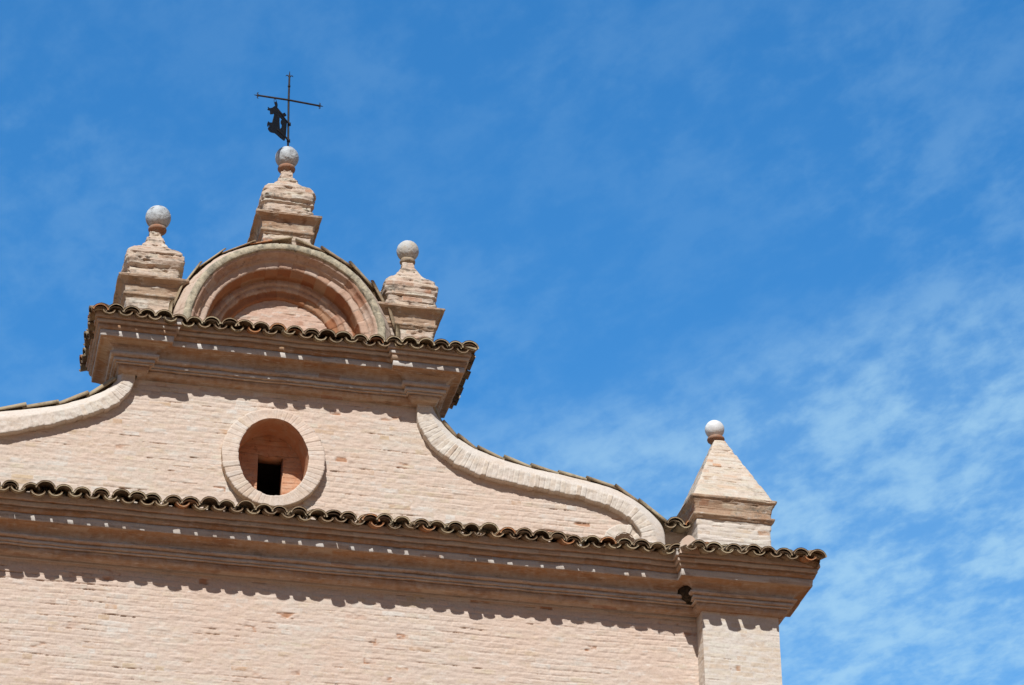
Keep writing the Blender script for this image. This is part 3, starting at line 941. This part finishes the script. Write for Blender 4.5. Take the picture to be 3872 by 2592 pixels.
jn = 1 - sstep(0.0, 0.07, np.minimum(fra, 1 - fra))
RR = pr[None, :] - jn * 0.004 + n1 * 0.014 + n2 * 0.016
YY = py[None, :] + (fbm(th[:, None] * 13 + 5, pr[None, :] * 26 + py[None, :] * 20, 307, 3) - 0.5) * 0.014 + (tone - 0.5) * 0.011 + jn * 0.007
P = np.stack([AX + RR * np.cos(th)[:, None], YY, AZ + RR * np.sin(th)[:, None]], -1)
isrim = ((pr > 1.155) & (pr < 1.25) & (py < -0.33))[None, :] + 0 * kk
shade_tint = np.interp(pr, [0.70, 0.79, 0.80, 0.862, 0.875, 0.95, 0.953, 0.968, 0.975, 1.06, 1.068, 1.15, 1.16, 1.25, 1.26], [0.8, 0.8, 0.4, 0.4, 0.3, 0.3, 1.0, 1.0, 0.0, 0.0, 0.32, 0.32, 0, 0, -1])[None, :] + 0 * kk  # soffit and innermost edge coloured darker to deepen the shade there
A = np.stack([np.where(isrim > 0, 0.74, tone), (shade_tint >= 0) * 1.0, np.clip(shade_tint, 0, 1), isrim * 1.0], -1)
ar.grid(P, A, flip=True)
# attic block that carries the arch, and its closed back
ar.box(-1.30, 1.32, -0.30, 0.55, 18.60, 18.74, [0.4, 1, 0, 0.2])
thb = np.linspace(0, PI, 40)
ar.grid(np.stack([np.stack([AX + 1.30 * np.cos(thb), thb * 0 + 0.55, AZ + 1.30 * np.sin(thb)], -1), np.stack([AX + 1.30 * np.cos(thb), thb * 0 + 0.55, thb * 0 + 18.6], -1)], 1), [0.4, 1, 0, 0.2])


def arch_mat():
    m, t, bs = base_mat('arch_brick')
    tone, msk, ero, rim = mark(t)
    co = t.n('ShaderNodeTexCoord').outputs['Object']
    base = t.ramp(tone, [(0.0, (0.50, 0.34, 0.26)), (0.35, (0.54, 0.40, 0.32)), (0.7, (0.56, 0.45, 0.38)), (0.9, (0.52, 0.36, 0.27)), (1.0, (0.45, 0.25, 0.17))])
    deep_orange = t.ramp(tone, [(0.0, (0.31, 0.125, 0.065)), (0.4, (0.36, 0.165, 0.085)), (0.75, (0.39, 0.20, 0.115)), (0.92, (0.42, 0.27, 0.18)), (1.0, (0.27, 0.09, 0.045))])
    base = t.mix(t.remap(t.math('ADD', ero, t.math('MULTIPLY_ADD', t.noise(co, 12, 4), 0.7, -0.35)), 0.15, 0.8), base, deep_orange)  # ero here carries shade_tint, the darker soffit colour
    base = t.mix(msk, (0.57, 0.45, 0.36), base)
    col = t.mix(t.math('MULTIPLY', t.remap(t.noise(co, 9, 5), 0.5, 0.72), 0.5), base, (0.34, 0.19, 0.12))
    li = t.mix(t.remap(t.noise(co, 13, 6, 0.7), 0.42, 0.62), (0.47, 0.42, 0.31), (0.25, 0.24, 0.18))
    li = t.mix(t.remap(t.noise(co, 6, 5, 0.7), 0.52, 0.68), li, (0.13, 0.125, 0.10))
    col = t.mix(t.math('MULTIPLY', rim, 0.9), col, li)
    col = t.mix(t.math('MULTIPLY', t.remap(t.noise(co, 18, 6, 0.68), 0.56, 0.72), 0.5), col, (0.16, 0.115, 0.085))
    fine = t.noise(co, 70, 5, 0.65)
    col = t.mix(1.0, col, t.ramp(fine, [(0.25, (0.84, 0.84, 0.83)), (0.5, (1, 1, 1)), (0.8, (1.06, 1.06, 1.06))]), 'MULTIPLY')
    t.set(bs, 'Base Color', col)
    bs.inputs['Roughness'].default_value = 0.9
    bp = t.n('ShaderNodeBump', ins={'Strength': 0.45, 'Distance': 0.01, 'Height': t.noise(co, 80, 5, 0.7)})
    t.set(bs, 'Normal', bp.outputs[0])
    return m


M_ARCH = arch_mat()
arch = ar.build('arched_pediment', M_ARCH, church)
sheet(-0.80, 0.84, 18.62, 19.60, 0.125, 311, keepf=lambda x, z: (x - AX) ** 2 + (z - AZ) ** 2 < 0.76 ** 2).build('tympanum', M_TYMP, arch)
# tiles laid on the back of the arch
at_ = MB()
rng = np.random.default_rng(33)
for sd in (1, -1):
    angs = np.array([90, 73, 57, 42, 28, 15, 3]) if sd > 0 else np.array([90, 74, 58, 43, 29, 15, 3])
    for i in range(len(angs) - 1):
        a0 = math.radians(angs[i] - (4 if i == 0 else 0)); a1 = math.radians(angs[i + 1] - 3)
        r0 = (1.435 if sd > 0 else 1.412) + rng.random() * 0.014; r1 = r0 - 0.03
        c0 = np.array([AX + sd * r0 * math.cos(a0), 0, AZ + r0 * math.sin(a0)]); c1 = np.array([AX + sd * r1 * math.cos(a1), 0, AZ + r1 * math.sin(a1)])
        tv = (c1 - c0) / np.linalg.norm(c1 - c0)
        nr = np.array([-tv[2], 0, tv[0]])
        if nr[2] < 0: nr = -nr
        for yy in (-0.06, 0.17, 0.40):
            j = rng.normal(size=2) * 0.008
            tube_tile(at_, c0 + [0, yy + j[0], 0], c1 + [0, yy + j[1], 0], nr, (0, 1, 0), 0.115, 0.095, (0.95 if sd < 0 and i < 4 and rng.random() < 0.7 else rng.choice([0.3, 0.55, 0.7, 0.8])),
                      flat=(0.35 if sd < 0 else 0.62), rng=rng, seg=11)
# broken ridge piece at the crown
tube_tile(at_, (-0.16, -0.13, 20.150), (0.09, -0.12, 20.215), (-0.2, 0, 0.98), (0.1, 0.99, 0), 0.10, 0.12, 0.6, flat=0.45, rng=rng)
at_.build('coping_tiles', M_TILE, arch)

# small wall with its own tiles between scroll and obelisk
sw = MB()
sheet(4.60, 5.32, 16.2, 16.90, 0.32, 331, mb=sw)
sw.box(4.60, 5.32, 0.35, 0.60, 16.1, 16.90, [0.3, 0.6, 0, 0.4])
swo = sw.build('low_wall', M_WALL, church)
st_ = MB()
rng = np.random.default_rng(44)
tile_row(st_, (4.90, 0.0), (1, 0), (0, -1), 0.40, 16.79, 0.6, 0.20, rng, slope=0.25)
st_.build('eave_tiles', M_TILE, swo)
# mortar lump under the cover tile where the eaves step forward
ml = MB()
a_ = np.linspace(0, PI, 14); yy_ = np.linspace(-0.72, -0.30, 8)
PP = np.zeros((14, 8, 3))
for j_ in range(8):
    wv = 0.010 * (vnoise(a_ * 3, a_ * 0 + j_, 341) - 0.5)
    PP[:, j_] = np.stack([4.935 + (0.125 + wv) * np.cos(a_), a_ * 0 + yy_[j_], 16.10 + 0.05 * j_ / 7 + (0.245 + wv) * np.sin(a_)], -1)
ml.grid(PP, flip=True)
ml.add(np.concatenate([PP[:, 0], [[4.935, -0.72, 16.10]]]), [np.array([[i_, i_ + 1, 14] for i_ in range(13)])])
ml.build('mortar_cap', M_MORTAR, lcorn, smooth=True)

# nave behind the front
nv_ = MB()
nv_.box(-5.9, 5.9, 0.56, 24, 0, 15.2, [0.4, 0.8, 0, 0.5])
nv_.add([(-5.9, 1.45, 15.2), (5.9, 1.45, 15.2), (0, 1.45, 17.1), (-5.9, 23.99, 15.2), (5.9, 23.99, 15.2), (0, 23.99, 17.1)], [np.array([(0, 1, 2), (5, 4, 3)])], [0.4, 0.8, 0, 0.5])
nv_.build('nave_wall', M_WALL, church)
nr_ = MB()
for sx in (1, -1):
    nr_.add([(sx * 6.3, 1.40, 15.12), (sx * 6.3, 24.3, 15.12), (0, 24.3, 17.16), (0, 1.40, 17.16), (sx * 6.3, 1.40, 15.02), (sx * 6.3, 24.3, 15.02), (0, 24.3, 17.06), (0, 1.40, 17.06)],
            [np.array([(0, 1, 2, 3), (7, 6, 5, 4), (0, 4, 5, 1), (0, 3, 7, 4), (1, 5, 6, 2)])])
nr_.build('nave_roof', M_ROOF, church)


# ------------------------------------------------------------------ pinnacles
def tower(mb, prof, seed, rough=1.0, bl=0.25, ch=0.066, sub=36, dz=0.009, wear=0.018):
    """square brick body: prof [(half width, z)] (local), displaced into worn courses"""
    pr = np.array(prof, float)
    d = np.concatenate([[0], np.cumsum(np.hypot(np.diff(pr[:, 0]), np.diff(pr[:, 1])))])
    n = max(3, int(d[-1] / dz) + 1)
    tt = np.unique(np.concatenate([np.linspace(0, d[-1], n), d]))
    hw = np.interp(tt, d, pr[:, 0]); z = np.interp(tt, d, pr[:, 1])
    u = np.linspace(-1, 1, sub, endpoint=False)
    per = []
    for k_ in range(4):
        per.append((k_, u))
    cols = []; at = []
    for k_, uu in per:
        U, Z = np.meshgrid(uu, z, indexing='ij')
        HW = np.broadcast_to(hw[None, :], U.shape)
        h, a_ = bricks(U * HW + 7.3 * k_, Z + 0.3 * k_, seed, bl=bl, ch=ch, depth=1.0)
        row_ = np.floor(Z / ch)
        crs = (_hash(row_, row_ * 0 + k_, seed + 31) - 0.5) * 0.018
        er = (fbm(U * HW * 8 + 5 * k_, Z * 15, seed + 33, 4) - 0.5) * 0.020 - 0.020 * sstep(0.62, 0.74, fbm(U * HW * 7 + 3 * k_, Z * 24, seed + 37, 3))
        h = rough * (h * 1.35 + crs + er)
        # at the arrises the two faces share one offset
        e = np.abs(U) ** 10
        hc = rough * ((_hash(row_, row_ * 0 + 99, seed + 35) - 0.6) * 0.022 + (vnoise(Z * 40, Z * 0, seed + 36) - 0.6) * 0.010 - wear * 0.5)
        h = h * (1 - e) + hc * e
        a = U * (HW + h * np.where(np.abs(U) > 0.6, np.abs(U), 0)); b = HW + h
        if k_ == 0: x, y = a, -b
        elif k_ == 1: x, y = b, a
        elif k_ == 2: x, y = -a, b
        else: x, y = -b, -a
        cols.append(np.stack([x, y, Z], -1)); at.append(a_)
    P = np.concatenate(cols, 0); A_ = np.concatenate(at, 0)
    mb.grid(P, A_, close_u=True)
    c = len(P)
    nz = P.shape[1]
    base_i = mb.n - c * nz
    mb.f.append((base_i + np.arange(c)[::-1] * nz).reshape(1, -1))
    mb.f.append((base_i + np.arange(c) * nz + nz - 1).reshape(1, -1))
    return mb


def lathe(prof, n=40, seed=0, wob=0.0):
    pr = np.array(prof, float)
    t_ = np.linspace(0, 2 * PI, n, endpoint=False)
    T, K = np.meshgrid(t_, np.arange(len(pr)), indexing='ij')
    r = pr[K, 0] * (1 + wob * (vnoise(np.cos(T) * 3 + 4, np.sin(T) * 3 + K * 0.5, seed) - 0.5) * 2)
    m_ = MB()
    m_.grid(np.stack([r * np.cos(T), r * np.sin(T), pr[K, 1]], -1), None, close_u=True)
    return m_


def ball_mesh(r, seed, rough=0.036):
    pr = [(max(1e-4, r * math.sin(a_)), -r * math.cos(a_)) for a_ in np.linspace(0.0, PI, 44)]
    pr = np.array(pr)
    n = 72
    t_ = np.linspace(0, 2 * PI, n, endpoint=False)
    T, K = np.meshgrid(t_, np.arange(len(pr)), indexing='ij')
    x = pr[K, 0] * np.cos(T); y = pr[K, 0] * np.sin(T); z = pr[K, 1]
    pit = fbm(x * 22 + 3 * z * 9, y * 22 + z * 31, seed, 4)
    f = 1 + rough * (pit - 0.5) - rough * 1.2 * sstep(0.62, 0.75, fbm(x * 40 + z * 17, y * 40 - z * 23, seed + 3, 3))
    m_ = MB()
    m_.grid(np.stack([x * f, y * f, z * f], -1), None, close_u=True)
    return m_


def child(o, x, y, z):
    o.location = (x, y, z)
    return o


def bulb_pinnacle(loc, z_base, s, hb, ball, ball_mat, collar_r, collar_mat, ball_off, label, seed, bulbdx=0.0):
    """loc: centre at slab height; z values relative to the slab edge"""
    X, Y, Z = loc
    root = empty('pinnacle', (X, Y, Z + z_base), label, 'pinnacle', 'bulbous brick pinnacles on the gable')
    o_ = -z_base
    m_ = MB()
    tower(m_, [(0.318 * s, z_base), (0.318 * s, -0.262)], seed)
    child(m_.build('pedestal', M_OLD, root), 0, 0, o_)
    m_ = MB()
    pm = [(0.30 * s, -0.264), (0.322 * s, -0.262), (0.336 * s, -0.236), (0.352 * s, -0.222), (0.355 * s, -0.204), (0.350 * s, -0.190), (0.334 * s, -0.182), (0.330 * s, -0.165), (0.336 * s, -0.12), (0.350 * s, -0.075), (0.374 * s, -0.040),
          (0.385 * s, -0.032), (0.400 * s, -0.022), (0.428 * s, -0.016), (0.434 * s, -0.012), (0.435 * s, 0.010), (0.425 * s, 0.020), (0.36 * s, 0.058), (0.33 * s, 0.066)]
    tower(m_, pm, seed + 1, rough=0.42, bl=0.33, ch=0.09, wear=0.0)
    child(m_.build('cap_moulding', M_CAP, root), 0, 0, o_)
    m_ = MB()
    b = hb
    pb = [(0.325, 0.05), (0.338, 0.064), (0.338, 0.128), (0.330, 0.134), (0.318, 0.140), (0.316, 0.185), (0.322, 0.205), (0.345, 0.226), (b - 0.012, 0.246), (b, 0.285), (b + 0.004, 0.34), (b - 0.003, 0.40), (b - 0.02, 0.452),
          (0.312, 0.492), (0.27, 0.524), (0.222, 0.556), (0.185, 0.60), (0.162, 0.636), (0.128, 0.70), (0.099, 0.766), (0.075, 0.835), (0.062, 0.89)]
    pb = [(q_ * s, z_) for q_, z_ in pb]
    tower(m_, pb, seed + 2, rough=1.25, wear=0.03)
    child(m_.build('bulb', M_OLD, root), bulbdx, 0, o_)
    bx, by, bz = ball_off
    cz = bz - ball - 0.028
    cr = collar_r
    m_ = lathe([(cr * 0.35, cz - 0.062), (cr * 0.62, cz - 0.060), (cr * 0.66, cz - 0.03), (cr * 0.92, cz - 0.024), (cr * 1.02, cz - 0.008), (cr * 1.04, cz + 0.010), (cr * 0.98, cz + 0.028), (cr * 0.80, cz + 0.042), (cr * 0.3, cz + 0.05)], 40, seed, 0.02 if collar_mat is M_TERRA else 0.10)
    child(m_.build('collar', collar_mat, root, smooth=True), bx, by, o_)
    child(ball_mesh(ball, seed + 5).build('ball', ball_mat, root, smooth=True), bx, by, bz + o_)
    return root


YC = 0.235
bulb_pinnacle((-1.607, YC, 19.445), -0.80, 1.0, 0.367, 0.160, M_BALL, 0.112, M_TERRA, (0.033, 0, 1.135), 'bulbous brick pinnacle with the largest grey ball, standing on the cornice left of the arch', 401, 0.008)
bulb_pinnacle((1.607, YC, 19.437), -0.80, 0.985, 0.352, 0.143, M_BALLR, 0.098, M_STONE, (0.018, 0, 1.068), 'bulbous brick pinnacle with rust-tinged stone ball and stone collar, standing right of the arch', 431, 0.014)
bulb_pinnacle((0.028, YC, 20.602), -0.62, 0.965, 0.352, 0.152, M_BALL, 0.110, M_TERRA, (-0.005, 0, 1.115), 'brick pinnacle on the crown of the arch, carrying the iron cross', 461)

# obelisk
ob = empty('obelisk_pinnacle', (5.675, 0.28, 16.25), 'pale brick obelisk pinnacle with white ball above the pilaster', 'pinnacle')
zs = 17.155 - 16.25
m_ = MB()
tower(m_, [(0.475, 0.0), (0.478, 0.615)], 501, rough=0.5)
m_.build('pedestal', M_PALE, ob)
m_ = MB()
tower(m_, [(0.46, 0.612), (0.490, 0.618), (0.505, 0.640), (0.520, 0.652), (0.522, 0.672), (0.510, 0.684), (0.488, 0.690), (0.486, 0.748), (0.492, 0.760), (0.492, 0.775), (0.500, 0.80), (0.515, 0.84), (0.535, 0.868), (0.55, zs - 0.022), (0.554, zs), (0.545, zs + 0.012), (0.50, zs + 0.02)],
      505, rough=0.5, bl=0.32, ch=0.085, wear=0.0)
m_.build('cap_moulding', M_CAP, ob)
m_ = MB()
tower(m_, [(0.527, zs + 0.006), (0.505, zs + 0.05), (0.30, zs + 0.52), (0.115, zs + 0.945), (0.075, zs + 1.045)], 509, rough=0.5, wear=0.02)
m_.build('spire', M_SPIRE, ob)
cz = zs + 1.088
m_ = lathe([(0.04, cz - 0.05), (0.075, cz - 0.048), (0.08, cz - 0.026), (0.105, cz - 0.018), (0.112, cz), (0.108, cz + 0.018), (0.09, cz + 0.034), (0.03, cz + 0.04)], 40, 7, 0.02)
child(m_.build('collar', M_TERRA, ob, smooth=True), -0.03, 0, 0)
child(ball_mesh(0.124, 515, 0.012).build('ball', M_BALLW, ob, smooth=True), -0.04, 0, zs + 1.235)

# ------------------------------------------------------------------ iron cross with weather vane
def rod(mb, pts, r, n=8):
    pts = [np.array(p_, float) for p_ in pts]
    if np.ndim(r) == 0: r = [r] * len(pts)
    rings = []
    for i, p_ in enumerate(pts):
        d_ = pts[min(i + 1, len(pts) - 1)] - pts[max(i - 1, 0)]
        d_ /= np.linalg.norm(d_)
        a_ = np.cross(d_, (0.13, 0.98, 0.05)); a_ /= np.linalg.norm(a_); b2 = np.cross(d_, a_)
        t_ = np.linspace(0, 2 * PI, n, endpoint=False)
        rings.append(p_ + r[i] * (np.outer(np.cos(t_), a_) + np.outer(np.sin(t_), b2)))
    base = mb.n
    mb.grid(np.stack(rings, 1), None, close_u=True)
    k_ = len(pts)
    mb.f.append((base + np.arange(n)[::-1] * k_).reshape(1, -1)); mb.f.append((base + np.arange(n) * k_ + k_ - 1).reshape(1, -1))


CX, CY, CZ = 0.0, 0.22, 21.84
cross = empty('iron_cross', (CX, CY, CZ), 'black wrought iron cross with barbed ends rising from the centre ball', 'cross')
def loc(x, z, y=0.0):
    return (x - CX, y, z - CZ)
def curl(mb, c, out, side, s=1.0):
    """barb: leaves the bar at c, bends towards side and hooks back"""
    c = np.array(c, float); out = np.array(out, float); side = np.array(side, float)
    pts = [c - out * 0.028 * s, c + side * 0.012 * s - out * 0.006 * s, c + side * 0.026 * s + out * 0.008 * s, c + side * 0.040 * s + out * 0.006 * s, c + side * 0.048 * s - out * 0.010 * s]
    rod(mb, pts, [0.008, 0.0075, 0.007, 0.006, 0.003], 7)


m_ = MB()
rod(m_, [loc(0.027, 21.80), loc(0.026, 22.0), loc(0.018, 22.3), loc(0.010, 22.62), loc(0.008, 22.97), loc(0.008, 23.02), loc(0.008, 23.075)], [0.0135, 0.0135, 0.0135, 0.0135, 0.0125, 0.009, 0.003])
curl(m_, loc(0.008, 23.0), (0, 0, 1), (1, 0, 0)); curl(m_, loc(0.008, 23.0), (0, 0, 1), (-1, 0, 0))
rod(m_, [loc(0.009, 22.815), loc(0.009, 22.835), loc(0.009, 22.855)], [0.015, 0.019, 0.015])
m_.build('shaft', M_IRON, cross, smooth=True)
m_ = MB()
xa, za, xb, zb = -0.395, 22.629, 0.42, 22.584
rod(m_, [loc(xa - 0.052, za + 0.002), loc(xa - 0.02, za), loc(xa, za), loc(0, 22.608, -0.012), loc(xb, zb), loc(xb + 0.02, zb), loc(xb + 0.05, zb - 0.002)], [0.002, 0.008, 0.0125, 0.0135, 0.0125, 0.008, 0.002])
for c_, o2 in ((loc(xa, za), (-1, 0, 0)), (loc(xb, zb), (1, 0, 0))):
    curl(m_, c_, o2, (0, 0, 1)); curl(m_, c_, o2, (0, 0, -1))
m_.build('crossbar', M_IRON, cross, smooth=True)

VD = np.array([-0.5888, -0.8083, 0.0])
VN = np.array([0.8083, -0.5888, 0.0])
def vp(s, z, t=0.0):
    p_ = np.array([0.030 - CX, 0.0, z - CZ]) + VD * s + VN * t
    return tuple(p_)
OUT = [(0.407, 22.326), (0.38, 22.351), (0.358, 22.353), (0.343, 22.342), (0.334, 22.315), (0.341, 22.282), (0.28, 22.28), (0.221, 22.277), (0.199, 22.278), (0.158, 22.313), (0.13, 22.335), (0.114, 22.324), (0.095, 22.328), (0.091, 22.308), (0.118, 22.282), (0.146, 22.261), (0.116, 22.253), (0.057, 22.253), (0.058, 22.224), (0.068, 22.205), (0.079, 21.997), (0.045, 21.998), (0.051, 21.978), (0.1, 21.951), (0.098, 21.924), (0.119, 21.901), (0.219, 21.881), (0.32, 21.87), (0.37, 21.86), (0.405, 21.842), (0.46, 21.815), (0.502, 21.801), (0.546, 21.806), (0.555, 21.828), (0.522, 21.869), (0.524, 21.892), (0.544, 21.875), (0.552, 21.846), (0.575, 21.844), (0.578, 21.883), (0.556, 21.929), (0.527, 21.931), (0.452, 21.975), (0.435, 22.038), (0.412, 22.11), (0.414, 22.141), (0.448, 22.107), (0.496, 22.074), (0.517, 22.071), (0.521, 22.114), (0.548, 22.103), (0.576, 22.088), (0.591, 22.093), (0.572, 22.12), (0.584, 22.134), (0.544, 22.141), (0.476, 22.191), (0.423, 22.246), (0.389, 22.284), (0.412, 22.298)]
HOLE = [(0.265, 22.183), (0.221, 22.182), (0.199, 22.184), (0.225, 22.146), (0.225, 22.106), (0.193, 22.102), (0.197, 22.062), (0.243, 22.004), (0.254, 22.046), (0.267, 22.112)]
bm = bmesh.new()
loops_ = []
for lp in (OUT, HOLE):
    vs = [bm.verts.new(vp(s_, z_, -0.004)) for s_, z_ in lp]
    es = [bm.edges.new((vs[i], vs[(i + 1) % len(vs)])) for i in range(len(vs))]
    loops_ += es
bmesh.ops.triangle_fill(bm, use_beauty=True, use_dissolve=False, edges=loops_)
geo = bm.faces[:]
ex = bmesh.ops.extrude_face_region(bm, geom=geo)
bmesh.ops.translate(bm, vec=Vector(VN * 0.008), verts=[v_ for v_ in ex['geom'] if isinstance(v_, bmesh.types.BMVert)])
bmesh.ops.recalc_face_normals(bm, faces=bm.faces)
me = bpy.data.meshes.new('weather_vane')
bm.to_mesh(me); bm.free()
vane = link('weather_vane', me, M_RUST, cross)
m_ = MB()
for zz, pts_ in ((22.236, [vp(0.30, 22.262), vp(0.15, 22.246), vp(0.03, 22.236), vp(-0.035, 22.236)]), (21.975, [vp(0.33, 21.945), vp(0.15, 21.972), vp(0.03, 21.975), vp(-0.035, 21.975)])):
    m_ = MB()
    rod(m_, pts_, 0.010)
    rod(m_, [vp(0.0, zz - 0.018), vp(0.0, zz + 0.018)], 0.022, 12)
    m_.build('hinge_bar', M_IRON, vane, smooth=True)
m_ = MB()
tt = np.linspace(0, 2 * PI, 20)
rod(m_, [vp(0.393 + 0.038 * math.cos(a_), 22.338 + 0.038 * math.sin(a_), 0.0) for a_ in tt], 0.0035, 6)
m_.build('halo_ring', M_IRON, vane, smooth=True)

# ------------------------------------------------------------------ bird's nest in the cornice corner
nest = empty('bird_nest', (5.05, -0.235, 15.735), 'mud and straw nest, coloured dark like its hole, wedged in the cornice corner beside the pilaster', 'nest')
m_ = MB()
t_ = np.linspace(0, 2 * PI, 36, endpoint=False)
ph = np.concatenate([np.linspace(0.02, 1.12, 16), np.linspace(1.10, 0.15, 12)])
T, K = np.meshgrid(t_, np.arange(len(ph)), indexing='ij')
outer = (K < 16)
rr = np.where(outer, 1.0, 0.72)
nz_ = 1 + 0.22 * (fbm(np.cos(T) * 3 + 5, np.sin(T) * 3 + K * 0.25, 601, 3) - 0.5)
a_ = ph[K] * PI / 2
m_.grid(np.stack([0.14 * rr * nz_ * np.sin(a_) * np.cos(T), 0.14 * rr * nz_ * np.sin(a_) * np.sin(T), 0.085 - 0.14 * rr * nz_ * np.cos(a_)], -1), None, close_u=True)
m_.build('mud_cup', M_NEST, nest)
m_ = MB()
rng = np.random.default_rng(8)
for _ in range(90):
    an = rng.random() * 2 * PI
    c_ = np.array([0.10 * math.cos(an), 0.09 * math.sin(an), -0.01 + rng.random() * 0.10])
    d_ = np.array([-math.sin(an), math.cos(an), rng.normal() * 0.5]) * (0.03 + rng.random() * 0.05)
    j_ = rng.normal(size=3) * 0.014
    rod(m_, [c_ - d_, c_ + j_, c_ + d_ + [0, 0, -rng.random() * 0.03]], 0.0022, 4)
m_.build('straw', M_STRAW, nest)
